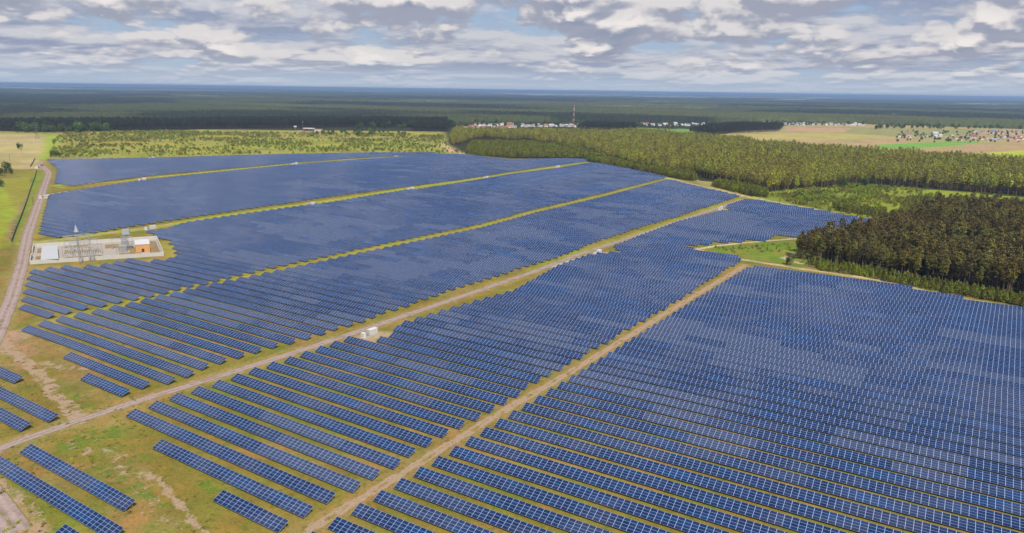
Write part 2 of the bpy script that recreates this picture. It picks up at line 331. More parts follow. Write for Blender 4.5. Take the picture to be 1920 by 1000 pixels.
def row_mesh(x0, nm, y, org, seed):
    """panel sheet of one row: tables of ten modules, each with its own slight lean"""
    rr = random.Random(seed); v = []; f = []; uv = []; mi = []
    k = 0
    while k < nm:
        n = min(10, nm-k)
        if nm-k-n < 4: n = nm-k
        t = TILT+R(rr.gauss(0, .42)); c, s = math.cos(t), math.sin(t); dz = -(s-ST)*DEP/2; tw = rr.gauss(0, .008)
        xa = x0+k*1.98+.015; xb = x0+(k+n)*1.98-.015
        ya, yb = y+bend(xa)-org[1], y+bend(xb)-org[1]; xa -= org[0]; xb -= org[0]
        P = [(xa, ya, Z1+dz-tw), (xb, yb, Z1+dz+tw), (xb, yb+DEP*c, Z1+dz+tw+DEP*s), (xa, ya+DEP*c, Z1+dz-tw+DEP*s)]
        i = len(v); v += P+[(p[0], p[1]+.05*s, p[2]-.05*c) for p in P]
        f += [(i, i+1, i+2, i+3), (i+7, i+6, i+5, i+4), (i+1, i, i+4, i+5), (i+2, i+1, i+5, i+6), (i+3, i+2, i+6, i+7), (i, i+3, i+7, i+4)]
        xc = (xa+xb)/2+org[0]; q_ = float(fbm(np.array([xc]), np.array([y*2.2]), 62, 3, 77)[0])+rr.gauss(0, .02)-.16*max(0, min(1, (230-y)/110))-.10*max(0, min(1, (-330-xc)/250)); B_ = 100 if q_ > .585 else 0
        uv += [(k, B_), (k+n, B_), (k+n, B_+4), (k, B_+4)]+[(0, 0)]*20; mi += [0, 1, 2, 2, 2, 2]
        k += n
    return v, f, uv, mi
def frame_mesh(x0, nm, y, org, legs):
    """purlins along the row, a rafter at every leg pair"""
    v = []; mb = MB()
    k = 0
    while k < nm:
        n = min(10, nm-k)
        xa, xb = x0+k*1.98, x0+(k+n)*1.98
        for q in (.8, 3.2):
            ya, yb = y+bend(xa)-org[1]+q*CT, y+bend(xb)-org[1]+q*CT; zz = Z1+q*ST-.12
            mb.bar((xa-org[0], ya, zz), (xb-org[0], yb, zz), .05)
        k += n
    for xl in leg_x(x0, nm):
        yy = y+bend(xl)-org[1]
        mb.bar((xl-org[0], yy+.15*CT, Z1+.15*ST-.17), (xl-org[0], yy+3.9*CT, Z1+3.9*ST-.17), .05)
        if legs:
            mb.bar((xl-org[0], yy+.8*CT, 0), (xl-org[0], yy+.8*CT, Z1+.8*ST-.2), .06); mb.bar((xl-org[0], yy+3*CT, 0), (xl-org[0], yy+3*CT, Z1+3*ST-.2), .06)
    return mb
def leg_x(x0, nm):
    n = max(2, round(nm/3)+1); return [x0+.35+(nm*1.98-.7)*i/(n-1) for i in range(n)]
PM = [M['panel'], M['under'], M['steel']]
lm = MB(); lm.bar((0, .8*CT, -.1), (0, .8*CT, Z1+.8*ST-.17), .055); front_leg = mesh('leg', lm.v, lm.f, M['steel'])
lm = MB(); lm.bar((0, 3*CT, -.1), (0, 3*CT, Z1+3*ST-.17), .055); lm.bar((0, 3*CT, .5), (0, 1.9*CT, Z1+1.9*ST-.17), .04); rear_leg = mesh('leg', lm.v, lm.f, M['steel'])
NKEEP = 300
for i, (key, where, x0, nm, y, idx, sc) in enumerate(rows[:NKEEP]):
    org = (x0, y+bend(x0))
    lab = where if key == 'loose' else f'{ordinal(idx)} solar panel row from the nearest, {where}'
    t = thing('solar_panel_row', (org[0], org[1], 0), lab, 'solar panels', 'rows of ground mounted solar panels')
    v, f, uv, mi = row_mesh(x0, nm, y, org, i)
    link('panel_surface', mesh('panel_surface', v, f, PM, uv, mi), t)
    near = i < 60
    frame_mesh(x0, nm, y, org, not near).build('mounting_frame', M['frame'], t)
    if near:
        xl = leg_x(x0, nm)[::-1][:50]
        for x in xl:
            for me in (front_leg, rear_leg):
                o = link('leg', me, t); o.location = (x-org[0], bend(x)-bend(x0), 0)
V, F, UV, MI = [], [], [], []
for i, (key, where, x0, nm, y, idx, sc) in enumerate(rows[NKEEP:]):
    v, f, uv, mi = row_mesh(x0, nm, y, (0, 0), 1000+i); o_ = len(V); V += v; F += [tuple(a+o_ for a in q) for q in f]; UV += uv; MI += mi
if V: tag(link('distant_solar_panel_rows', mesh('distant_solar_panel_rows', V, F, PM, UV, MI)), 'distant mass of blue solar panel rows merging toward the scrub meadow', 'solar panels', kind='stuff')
print('rows', len(rows))

# ------------------------------------------------------------------ ground
def grade(a0, a1, fine, lo, hi, g=1.06):
    xs = [float(k) for k in np.arange(a0, a1+.1, fine)]
    st = fine; x = a1
    while x < hi: st = min(st*g, 6000); x += st; xs.append(x)
    st = fine; x = a0; pre = []
    while x > lo: st = min(st*g, 6000); x -= st; pre.append(x)
    return np.array(pre[::-1]+xs)
gx = np.concatenate([grade(-900, -430, 3.2, -70000, -430, 1.035)[:-1], np.arange(-430, -95, 1.25), grade(-95, 0, 2.5, -95, 60000, 1.04)])
gy = np.concatenate([grade(-60, 70, 8, -4000, 70, 1.3)[:-1], np.arange(70, 340, 1.25), grade(340, 700, 2.6, 340, 90000, 1.022)[1:]])
gx = np.unique(np.round(gx, 3)); gy = np.unique(np.round(gy, 3))
X, Y = np.meshgrid(gx, gy); X = X.ravel(); Y = Y.ravel()
wob = lambda s, a, sd: (fbm(X, Y, s, 3, sd)-.5)*2*a
Xw, Yw = X+wob(9, 3, 1)+wob(60, 4, 5), Y+wob(9, 3, 2)+wob(60, 4, 6)
def paint(col, mask, rgb, a=1.):
    m = (mask.astype(float) if mask.dtype == bool else mask)*a
    col += (np.array(rgb)-col)*m[:, None]
FOREST = (.035, .040, .018)
col = np.tile(np.array(FOREST), (len(X), 1)).astype(float)
farm = np.array(pp([(-400, 700), (-160, 470), (20, 455), (66, 320), (80, 296), (300, 293), (480, 288), (700, 284), (860, 284), (960, 297), (1105, 298), (1300, 338), (1395, 365), (1480, 380), (1640, 408), (1700, 440), (1480, 470), (1500, 490), (1640, 517), (1920, 575)])+[(200, 440), (200, -40), (-500, -40), (-900, 100)])
MASK = np.zeros((len(X), 3))
def mtrack(P, w, ch, a=1., soft=3.):
    m = (1-sm(dline(X, Y, P), w/2, w/2+soft))*a; MASK[:, ch] = np.maximum(MASK[:, ch], m)
olive = (.205, .162, .036); ochre = (.29, .195, .075); green = (.105, .165, .022); lime = (.26, .28, .035)
inf = inpoly(X, Y, farm); paint(col, inf, olive); MASK[:, 2] = inf; MASK[:, 0] = inf*.02; MASK[:, 1] = inf*.02
sm = lambda v, a, c: np.clip((v-a)/(c-a), 0, 1)**2*(3-2*np.clip((v-a)/(c-a), 0, 1))
p1 = fbm(X, Y, 22, 4, 11); p2 = fbm(X, Y, 45, 4, 12); p3 = fbm(X, Y, 7, 3, 13)
sm = lambda v, a, c: np.clip((v-a)/(c-a), 0, 1)**2*(3-2*np.clip((v-a)/(c-a), 0, 1))
paint(col, sm(p1, .50, .68)*inf, ochre, .65); paint(col, sm(p2, .52, .7)*inf, (.15, .155, .03), .7); paint(col, sm(p3, .6, .8)*inf, green, .45)
# outer meadow beyond the farm, fields left and right
def region(px, rgb, var=None, a=1., z=0., wobble=True):
    P = GP(px, z); m = inpoly(Xw, Yw, P) if wobble else inpoly(X, Y, P); paint(col, m, rgb, a)
    if var is not None: paint(col, sm(fbm(X, Y, var[1], 4, var[2]), .45, .62)*m, var[0], .8)
    return m
region([(-60, 245), (100, 248), (400, 243), (830, 247), (845, 275), (870, 288), (700, 287), (480, 290), (300, 295), (95, 300), (60, 330), (-60, 330)], (.30, .27, .055), ((.24, .21, .07), 60, 21))
region([(330, 270), (480, 262), (700, 262), (840, 276), (860, 288), (600, 287), (300, 294), (100, 296), (105, 285)], (.29, .30, .045), ((.20, .22, .04), 35, 25), .6)
region([(560, 258), (830, 254), (845, 274), (700, 266)], (.27, .25, .07), None, .8)
region([(-80, 252), (86, 252), (80, 290), (70, 318), (-80, 324)], (.41, .33, .17), ((.33, .27, .12), 90, 22))
region([(-80, 278), (78, 276), (76, 280), (-80, 283)], (.40, .36, .10), None, .8)
region([(-80, 324), (68, 316), (60, 345), (18, 460), (-100, 500)], (.235, .22, .032), ((.19, .15, .05), 50, 23))
region([(88, 253), (110, 252), (104, 270), (84, 300), (74, 300), (82, 282)], (.26, .36, .03), None)
region([(68, 322), (90, 325), (50, 440), (35, 458), (22, 458)], (.17, .24, .026), None, .85)
region([(60, 345), (58, 360), (18, 458), (8, 455)], (.27, .18, .12), None, .8)
region([(0, 345), (40, 400), (10, 440), (-60, 470), (-60, 380)], (.26, .34, .03), None, .5)
# right hand fields
region([(1320, 256), (1480, 235), (1700, 232), (2000, 245), (2000, 310), (1760, 300), (1560, 280)], (.38, .27, .15), ((.31, .27, .11), 120, 31))
region([(1480, 237), (1700, 240), (1850, 244), (1820, 262), (1640, 255), (1500, 250)], (.24, .25, .10), None, .8)
region([(1475, 238), (1600, 241), (1580, 248), (1475, 247)], (.42, .27, .17), None)
region([(1330, 254), (1560, 248), (1700, 258), (1560, 262), (1400, 262)], (.40, .36, .10), None, .6)
region([(1640, 272), (1720, 268), (1850, 264), (1800, 272), (1700, 280), (1650, 280)], (.16, .33, .055), None)
region([(1620, 278), (1760, 280), (1900, 272), (2000, 275), (2000, 320), (1760, 300)], (.38, .25, .15), None, .6)
region([(1780, 292), (2000, 276), (2000, 320), (1800, 305)], (.36, .40, .05), None)
region([(1190, 240), (1310, 243), (1330, 250), (1200, 246)], (.16, .27, .05), None)
# pocket inside the farm and cleared scrub on the right
region([(1300, 462), (1345, 458), (1480, 450), (1530, 470), (1560, 500), (1500, 497), (1395, 485)], (.13, .19, .022), ((.19, .20, .035), 20, 33))
region([(1400, 371), (1440, 360), (1500, 352), (1700, 352), (1950, 372), (1950, 420), (1720, 425), (1640, 410), (1480, 383)], (.22, .26, .03), ((.15, .18, .03), 30, 34))
region([(1300, 338), (1340, 342), (1400, 366), (1395, 371), (1310, 345)], (.30, .26, .09), None)
region([(1500, 497), (1660, 515), (1920, 570), (1980, 590), (1960, 575), (1700, 530), (1640, 508)], (.15, .17, .035), None)
# the sandy ground by the lower left corner
bare = (.40, .285, .18)
def track(P, w, rgb, a=1., soft=2., n=None):
    d = dline(X+wob(5, 1.3, 7), Y+wob(5, 1.3, 8), P); m = 1-sm(d, w/2, w/2+soft)
    if n is not None: m = m*sm(fbm(X, Y, n, 4, 17), .32, .55)
    paint(col, m*inf if a > 0 else m, rgb, abs(a))
GT = lambda *pts: GP(pts)
trk = np.array([(-134, 60), (-133.3, 117), (-131, 150), (-128.5, 200), (-123.5, 262), (-117.5, 366), (-109, 498)])
track(trk, 4.5, (.27, .185, .07), 1, 3); mtrack(trk, 2.4, 0, .5, 2.2)
mtrack(trk+np.array([1.0, 0]), .7, 0, .85, .9); mtrack(trk-np.array([1.0, 0]), .7, 0, .85, .9)
mtrack(GT((0, 640), (30, 665), (62, 690), (85, 715), (105, 745), (135, 768), (150, 790)), 3.2, 0, .66, 4)
mtrack(GT((100, 745), (125, 775), (133, 792)), 1.2, 0, .7, 1.5)
track(GT((0, 622), (30, 650), (60, 680)), 9, (.30, .21, .12), .8, 7, 8); track(GT((60, 635), (150, 670), (165, 700)), 9, (.27, .17, .07), .7, 9, 12); mtrack(GT((70, 640), (150, 668)), 8, 0, .35, 8)
mtrack(GT((88, 682), (120, 692), (160, 690)), 3, 0, .55, 4); mtrack(GT((150, 705), (115, 722), (95, 735)), 2, 0, .5, 3)
mtrack(GT((285, 890), (318, 925), (350, 960), (385, 1010)), 1.1, 0, .7, 2.5)
mtrack(GT((150, 825), (190, 855), (235, 900), (300, 960), (310, 985)), 6, 0, .42, 7); mtrack(GT((190, 845), (215, 855)), 5, 0, .5, 5); mtrack(GT((270, 890), (290, 900)), 3, 0, .6, 4)
mtrack(GT((120, 840), (175, 812), (215, 815)), 4.5, 1, .6, 6); mtrack(GT((170, 830), (215, 870), (265, 915)), 6, 1, .45, 7); mtrack(GT((130, 745), (150, 765), (170, 765)), 4, 1, .5, 4)
mtrack(GT((260, 930), (290, 950)), 3, 1, .6, 4); mtrack(GT((370, 905), (400, 915)), 3, 1, .6, 4)
track(GT((0, 950), (50, 1010)), 8, (.38, .27, .16), .8, 3); mtrack(GT((0, 890), (30, 940), (70, 1010)), 4, 0, .5, 5)
mtrack(GT((60, 900), (160, 985)), 3, 0, .3, 4)
track(GT((0, 870), (60, 940), (180, 1010)), 3, (.18, .19, .03), .8, 4)
main_rd = GT((-60, 863), (0, 841), (59, 819), (162, 784), (234, 759), (320, 734), (480, 684), (612, 642), (656, 627), (736, 600), (1000, 510), (1080, 479), (1122, 465), (1187, 444), (1287, 410), (1397, 373))
track(main_rd, 9, ochre, .6, 3); mtrack(main_rd, 5.5, 0, .55, 2.5)
left_rd = GT((-40, 700), (0, 612), (22, 560), (40, 500), (52, 440), (66, 400), (80, 360), (92, 325), (84, 316), (74, 308), (82, 302))
track(left_rd, 9, (.26, .20, .07), .8, 4); mtrack(left_rd, 8.5, 0, .5, 3)
track(GT((0, 640), (40, 625)), 10, (.36, .25, .19), .7, 6)
s2 = GT((90, 606), (265, 562), (310, 551.5), (480, 514), (700, 466), (900, 424), (1000, 396.5), (1132, 365.5), (1250, 335)); track(s2, 7, (.27, .25, .035), .8, 3); mtrack(s2+np.array([.8, 0]), 1.2, 0, .5, 2)
s3 = GT((45, 456), (110, 451), (180, 440), (262, 430), (300, 425), (340, 417), (480, 396), (583, 382), (770, 353), (912, 333), (1045, 312), (1105, 303))
track(s3, 10, (.29, .31, .03), .95, 3); mtrack(s3+np.array([2.8, 0]), 1.6, 0, .62, 1.6)
track(GT((103, 348), (225, 341), (265, 335), (480, 314), (555, 306), (640, 300), (740, 294), (810, 289)), 7, (.34, .35, .05), .95, 3)
track(GT((95, 365), (125, 360)), 5, (.45, .32, .16), .9, 3); track(GT((103, 350), (120, 352)), 4, lime, .9, 3)
track(GT((86, 372), (70, 445)), 7, (.27, .23, .04), .8, 3); track(GT((315, 455), (330, 480)), 10, (.30, .26, .05), .7, 4)
track(GT((57, 502), (180, 500), (310, 487)), 7, (.30, .21, .09), .7, 3)
north_path = GT((1105, 302), (1175, 316), (1250, 334), (1330, 353), (1395, 368), (1460, 380), (1560, 399), (1660, 418))
track(north_path, 3.5, (.50, .39, .25), -1, 2)
south_path = GT((1310, 469), (1330, 476), (1400, 488), (1450, 496), (1560, 513), (1640, 524), (1780, 556), (1930, 583))
track(south_path, 2.6, (.46, .37, .24), -1, 1.6); track(GT((1310, 467), (1345, 461), (1400, 455), (1490, 448)), 2.4, (.46, .37, .26), -1, 1.6)
track(GT((1490, 476), (1472, 484), (1490, 492), (1540, 500), (1600, 508)), 2.6, (.45, .33, .22), -1, 2)
track(GT((835, 275), (850, 285), (870, 289)), 14, (.46, .32, .17), -1, 12); track(GT((830, 268), (850, 284)), 4, (.5, .38, .25), -1, 5)
for px_, r_ in (((693, 632), 9), ((1120, 477), 8), ((1350, 394), 6), ((583, 384), 7), ((770, 356), 7), ((912, 336), 7), ((1045, 314), 7), ((268, 338), 8), ((555, 308), 9), ((742, 296), 9)):
    q = G(*px_); m = 1-sm(np.hypot(X-q[0]-5, Y-q[1]), r_, r_+4); paint(col, m, (.38, .30, .21), .8)
q = GT((1040, 500), (1110, 481), (1162, 477), (1150, 485)); track(q, 7, (.42, .37, .35), 1., 2)
# pale clearings and fields out toward the horizon
def band(x0, x1, y0, y1, rgb, a=1., sd=0):
    P = GP([(x0, (y0+y1)/2), ((x0+x1)/2, y0), (x1, (y0+y1)/2), ((x0+x1)/2, y1)]); m = inpoly(X, Y, P); paint(col, m, rgb, a); return m
nx = len(gx); ny = len(gy)
ii = (np.arange(ny-1)[:, None]*nx+np.arange(nx-1)[None, :]).ravel()
gf = np.stack([ii, ii+1, ii+nx+1, ii+nx], 1)
track(main_rd[10:]-np.array([4.6, 0]), 2.5, (.24, .25, .03), .9, 3)
gme = mesh('ground', np.stack([X, Y, np.zeros(len(X))], 1), gf, M['ground'], col=col)
ma = gme.color_attributes.new('mask', 'FLOAT_COLOR', 'POINT'); ma.data.foreach_set('color', np.c_[MASK, np.ones(len(MASK))].astype(np.float32).ravel())
tag(link('ground', gme), 'olive grassland and bare sandy soil under and around the solar farm', kind='structure')
print('ground', len(X))

def ribbon(name, P, w, m, label, z=.03, seg=3., jit=.25):
    P = np.array(P, float); d = np.r_[0, np.cumsum(np.hypot(*np.diff(P, axis=0).T))]
    n = max(2, int(d[-1]/seg)); s = np.linspace(0, d[-1], n); xs = np.interp(s, d, P[:, 0]); ys = np.interp(s, d, P[:, 1])
    k = max(1, int(12/seg)); ker = np.ones(2*k+1)/(2*k+1)
    xs2 = np.convolve(np.pad(xs, k, 'edge'), ker, 'valid'); ys2 = np.convolve(np.pad(ys, k, 'edge'), ker, 'valid')
    tx, ty = np.gradient(xs2), np.gradient(ys2); L = np.hypot(tx, ty); nx_, ny_ = -ty/L, tx/L
    wl = w/2+(fbm(s, s*0, 7, 3, 3)-.5)*2*jit; wr = w/2+(fbm(s, s*0, 7, 3, 4)-.5)*2*jit
    v = np.empty((n*2, 3)); v[0::2] = np.stack([xs2+nx_*wl, ys2+ny_*wl, np.full(n, z)], 1); v[1::2] = np.stack([xs2-nx_*wr, ys2-ny_*wr, np.full(n, z)], 1)
    f = np.array([(2*i, 2*i+1, 2*i+3, 2*i+2) for i in range(n-1)]); uv = []
    for i in range(n-1): uv += [(0, s[i]/w), (1, s[i]/w), (1, s[i+1]/w), (0, s[i+1]/w)]
    return tag(link(name, mesh(name, v, f, m, uv)), label, kind='structure')
ribbon('gravel_road', main_rd, 4.6, M['gravel'], 'pinkish grey gravel road running diagonally between the panel blocks')
ribbon('perimeter_road', left_rd, 7.5, M['gravel'], 'wide gravel road along the left side of the farm', z=.045)
ribbon('corner_road', GT((-40, 905), (0, 955), (38, 1010)), 8, M['gravel'], 'gravel road in the bottom left corner', z=.04)
ribbon('service_track', GT((50, 456), (110, 450.5), (180, 440), (262, 429), (300, 424), (330, 418)), 4, M['sand'], 'pale service track behind the substation', z=.025)

# ------------------------------------------------------------------ vegetation
def quads(c, s, rr, flat=.5):
    """leaf cluster faces at centres c with sizes s"""
    n = len(c); a = rr.normal(size=(n, 3)); a /= np.linalg.norm(a, axis=1)[:, None]; a[:, 2] = a[:, 2]*flat
    a /= np.linalg.norm(a, axis=1)[:, None]; t = rr.normal(size=(n, 3)); bb = np.cross(a, t); bb /= np.linalg.norm(bb, axis=1)[:, None]
    s = np.broadcast_to(np.asarray(s), (n,))[:, None]; a = a*s; bb = bb*s*.75; nn = np.cross(a, bb)/s
    v = np.stack([c-a, c-bb*1.0+nn*.15, c+a, c+bb+nn*.15], 1).reshape(-1, 3); f = np.arange(4*n).reshape(n, 4); return v, f
def crown_pine(seed, h=20, nq=330, qs=1.):
    rr = np.random.default_rng(seed); base = h*rr.uniform(.36, .5); R0 = h*rr.uniform(.12, .17); cs = []
    nl = 16
    for k in range(nl):
        u = (k+rr.uniform(0, .6))/nl; z = base+(h-base)*u; rad = R0*max(0, 1-(u*.98)**2.4)**.6*(.5+.5*min(1, u*2.2+.25))*rr.uniform(.75, 1.15); m = max(5, int(nq/nl*(1.15-.6*u)))
        th = rr.uniform(0, 2*math.pi, 3+k % 2); t = th[rr.integers(0, len(th), m)]+rr.normal(0, .42, m); r_ = rad*np.sqrt(rr.uniform(.05, 1.25, m))
        cs.append(np.stack([np.cos(t)*r_, np.sin(t)*r_, z+rr.normal(0, .35, m)-r_*.12], 1))
    c = np.concatenate(cs); return quads(c, rr.uniform(.45, .95, len(c))*h/20*qs, rr)
def trunk_mesh(h, r, bark, lean=.3, limbs=6, seed=0):
    rr = random.Random(seed); mb = MB(); p = Vector((0, 0, -.3)); n = 5
    for k in range(n):
        q = Vector((rr.uniform(-lean, lean)*(k+1)/n, rr.uniform(-lean, lean)*(k+1)/n, h*.93*(k+1)/n)); mb.bar(p, q, r*(1-k/n*.8), r*(1-(k+1)/n*.8), 6); p = q
    for k in range(limbs):
        z_ = h*rr.uniform(.4, .85); a = rr.uniform(0, 6.28); L = h*.13; mb.bar((0, 0, z_), (math.cos(a)*L, math.sin(a)*L, z_+L*.35), r*.3, r*.1, 4)
    return mesh('trunk', mb.v, mb.f, bark)
def crown_dome(seed, h, rad, nq, lumps=7, zc=.5, size=.5, bottom=.12):
    rr = np.random.default_rng(seed); cs = []
    L = [(0, 0, h*zc, rad*.75, h*(1-zc))]+[(math.cos(a)*rad*.5, math.sin(a)*rad*.5, h*(zc+rr.uniform(-.22, .2)), rad*rr.uniform(.35, .6), h*rr.uniform(.2, .36)) for a in rr.uniform(0, 6.28, lumps)]
    for (x, y, z_, r_, hh) in L:
        m = int(nq*r_/rad/ (lumps*.45+.75)); d = rr.normal(size=(m, 3)); d /= np.linalg.norm(d, axis=1)[:, None]; k = rr.uniform(.55, 1.08, m)[:, None]
        p = d*k*np.array([r_, r_, hh])+np.array([x, y, z_]); cs.append(p[p[:, 2] > h*bottom*rr.uniform(.2, 1.5)])
    c = np.concatenate(cs); return quads(c, rr.uniform(.5, 1.1, len(c))*size, rr, .8)
def crown_cone(seed, h, rad, nq, size=.35):
    rr = np.random.default_rng(seed); u = rr.uniform(0, 1, nq)**.8*.98; t = rr.uniform(0, 6.28, nq); r_ = rad*(1-u)**.75*np.sqrt(rr.uniform(.25, 1.15, nq))*(1+.18*np.sin(u*22))
    c = np.stack([np.cos(t)*r_, np.sin(t)*r_, .12*h+u*h*.88], 1); return quads(c, rr.uniform(.6, 1.1, nq)*size, rr, .7)
def protos(name, fn, n, mat): return [mesh('crown', *fn(i), mat) for i in range(n)]
PR = {
 'pine': [(mesh('crown', *crown_pine(i, 20, 900, .62), M['pine']), trunk_mesh(20, .26, M['bark'], .5, 7, i)) for i in range(7)],
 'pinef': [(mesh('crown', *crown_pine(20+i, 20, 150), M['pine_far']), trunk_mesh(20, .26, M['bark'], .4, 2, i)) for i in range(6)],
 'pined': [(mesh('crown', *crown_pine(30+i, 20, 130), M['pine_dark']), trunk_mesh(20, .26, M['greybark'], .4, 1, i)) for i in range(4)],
 'young': [(mesh('crown', *crown_cone(i, 6, 1.7, 170, .42), M['young']), trunk_mesh(6, .09, M['bark'], .1, 0, i)) for i in range(5)],
 'shrub': [(mesh('crown', *crown_dome(40+i, 3.4, 2.1, 150, 5, .45, .42), M['shrub']), trunk_mesh(2.4, .12, M['greybark'], .2, 3, i)) for i in range(5)],
 'fresh': [(mesh('crown', *crown_dome(50+i, 7, 3.6, 260, 7, .5, .6), M['fresh']), trunk_mesh(5, .16, M['greybark'], .2, 3, i)) for i in range(3)],
 'broad': [(mesh('crown', *crown_dome(60+i, 12, 5.2, 420, 8, .55, .85), M['broad']), trunk_mesh(9, .3, M['greybark'], .3, 4, i)) for i in range(4)],
}
def stuff_trees(name, kind, pts, label, cat):
    """pts: x, y, scale.  One object; the node tree sets each tree's crown and trunk on its point"""
    P = np.array(pts); n = len(P); vs = PR[kind]
    me = bpy.data.meshes.new(name); me.vertices.add(n); co_ = np.zeros((n, 3), np.float32); co_[:, :2] = P[:, :2]; me.vertices.foreach_set('co', co_.ravel())
    for nm, t, d in (('sc', 'FLOAT', P[:, 2]), ('rz', 'FLOAT', rng.uniform(0, 6.28, n)), ('var', 'INT', rng.integers(0, len(vs), n))):
        a = me.attributes.new(nm, t, 'POINT'); a.data.foreach_set('value', d.astype(np.int32 if t == 'INT' else np.float32))
    o = link(name, me); tag(o, label, cat, kind='stuff')
    nt = bpy.data.node_groups.new(name, 'GeometryNodeTree'); nt.interface.new_socket('Geometry', in_out='INPUT', socket_type='NodeSocketGeometry'); nt.interface.new_socket('Geometry', in_out='OUTPUT', socket_type='NodeSocketGeometry')
    N = nt.nodes; L = nt.links; gi = N.new('NodeGroupInput'); go = N.new('NodeGroupOutput'); jn = N.new('GeometryNodeJoinGeometry')
    def attr(nm, t):
        q = N.new('GeometryNodeInputNamedAttribute'); q.data_type = t; q.inputs[0].default_value = nm; return q.outputs[0]
    scn, rzn, vn = attr('sc', 'FLOAT'), attr('rz', 'FLOAT'), attr('var', 'INT')
    cx = N.new('ShaderNodeCombineXYZ'); L.new(rzn, cx.inputs[2]); sx = N.new('ShaderNodeCombineXYZ')
    for k in range(3): L.new(scn, sx.inputs[k])
    for i, (cr, tr) in enumerate(vs):
        src = proto_obj(kind, i); jj = N.new('GeometryNodeJoinGeometry')
        for ob in src:
            oi = N.new('GeometryNodeObjectInfo'); oi.transform_space = 'ORIGINAL'; oi.inputs[0].default_value = ob; L.new(oi.outputs['Geometry'], jj.inputs[0])
        cmp_ = N.new('FunctionNodeCompare'); cmp_.data_type = 'INT'; cmp_.operation = 'EQUAL'; L.new(vn, cmp_.inputs[2]); cmp_.inputs[3].default_value = i
        ip = N.new('GeometryNodeInstanceOnPoints'); L.new(gi.outputs[0], ip.inputs['Points']); L.new(cmp_.outputs[0], ip.inputs['Selection']); L.new(jj.outputs[0], ip.inputs['Instance']); L.new(cx.outputs[0], ip.inputs['Rotation']); L.new(sx.outputs[0], ip.inputs['Scale'])
        L.new(ip.outputs[0], jn.inputs[0])
    L.new(jn.outputs[0], go.inputs[0])
    md = o.modifiers.new('scatter', 'NODES'); md.node_group = nt; return o
PO = {}
def proto_obj(kind, i): return PO[(kind, i)]
def tree(name, kind, x, y, s, label, cat, group=None, rz=None):
    i = random.randrange(len(PR[kind]))
    free = [k for k in range(len(PR[kind])) if (kind, k) not in PO]
    if free: i = free[0]
    cr, tr = PR[kind][i]
    t = thing(name, (x, y, 0), label, cat, group, random.uniform(0, 6.28) if rz is None else rz, s)
    a = link('crown', cr, t); b_ = link('trunk', tr, t)
    PO.setdefault((kind, i), (a, b_)); return t
def poisson(P, sp, jit=.45, keep=1.):
    P = np.array(P); x0, y0 = P.min(0); x1, y1 = P.max(0)
    gx_, gy_ = np.meshgrid(np.arange(x0, x1, sp), np.arange(y0, y1, sp)); gx_ = gx_.ravel()+rng.uniform(-jit, jit, gx_.size)*sp; gy_ = gy_.ravel()+rng.uniform(-jit, jit, gy_.size)*sp
    m = inpoly(gx_, gy_, P) & (rng.uniform(0, 1, gx_.size) < keep); return np.stack([gx_[m], gy_[m]], 1)
def view(P, h=10, pad=60):
    q = PX(np.c_[P, np.full(len(P), h)]); return P[(q[:, 0] > -pad) & (q[:, 0] < 1920+pad) & (q[:, 1] < 1060)]
def split(pts, nkeep, hgt=10):
    """largest on the photo first"""
    P = np.array(pts); d = np.hypot(P[:, 0], P[:, 1]); q = PX(np.c_[P[:, :2], np.full(len(P), hgt)])
    k = np.where((q[:, 0] > 0) & (q[:, 0] < 1920), P[:, 2]/d, 0); o = np.argsort(-k); return P[o[:nkeep]], P[o[nkeep:]]
def by_x(P, h=5): q = PX(np.c_[P[:, :2], np.full(len(P), h)])[:, 0]; return P[np.argsort(q)]

# near dark pine wood on the right
nearwood = GP([(1482, 478), (1500, 488), (1560, 498), (1640, 510), (1760, 532), (1860, 548), (1990, 566), (2080, 540), (2080, 420), (1900, 405), (1780, 402), (1700, 424), (1640, 445), (1560, 466), (1500, 470)])
pn = poisson(nearwood, 4.6, .42, .93); pn = view(pn)
f_ = fbm(pn[:, 0], pn[:, 1], 25, 3, 5); pn = np.c_[pn, .66+.5*f_+rng.normal(0, .13, len(pn)).clip(-.3, .3)]
front, back = split(pn, 300)
front = by_x(front)
for i, (x, y, s) in enumerate(front):
    tree('pine_tree', 'pine', x, y, s, f'{ordinal(i+1)} dark pine from the left along the front of the near wood', 'pine tree', 'dark pines at the front of the near wood')
stuff_trees('pine_wood', 'pine', back, 'dense dark pine wood filling the right side behind the panels', 'forest')
# the big plantation, middle right
A = GP([(842, 268), (850, 276), (880, 268), (905, 262), (1000, 268), (1095, 285), (1200, 318), (1300, 330), (1440, 362), (1510, 358), (1600, 343), (1700, 350), (1800, 358), (1920, 368), (2010, 380), (2010, 322), (1920, 314), (1720, 303), (1500, 285), (1340, 266), (1200, 255), (1000, 254), (880, 252), (850, 252)])
pa = view(poisson(A, 5.6, .45, .96)); pa = np.c_[pa, .95+.3*(fbm(pa[:, 0], pa[:, 1], 60, 3, 8)-.5)*2+rng.normal(0, .12, len(pa)).clip(-.3, .25)]
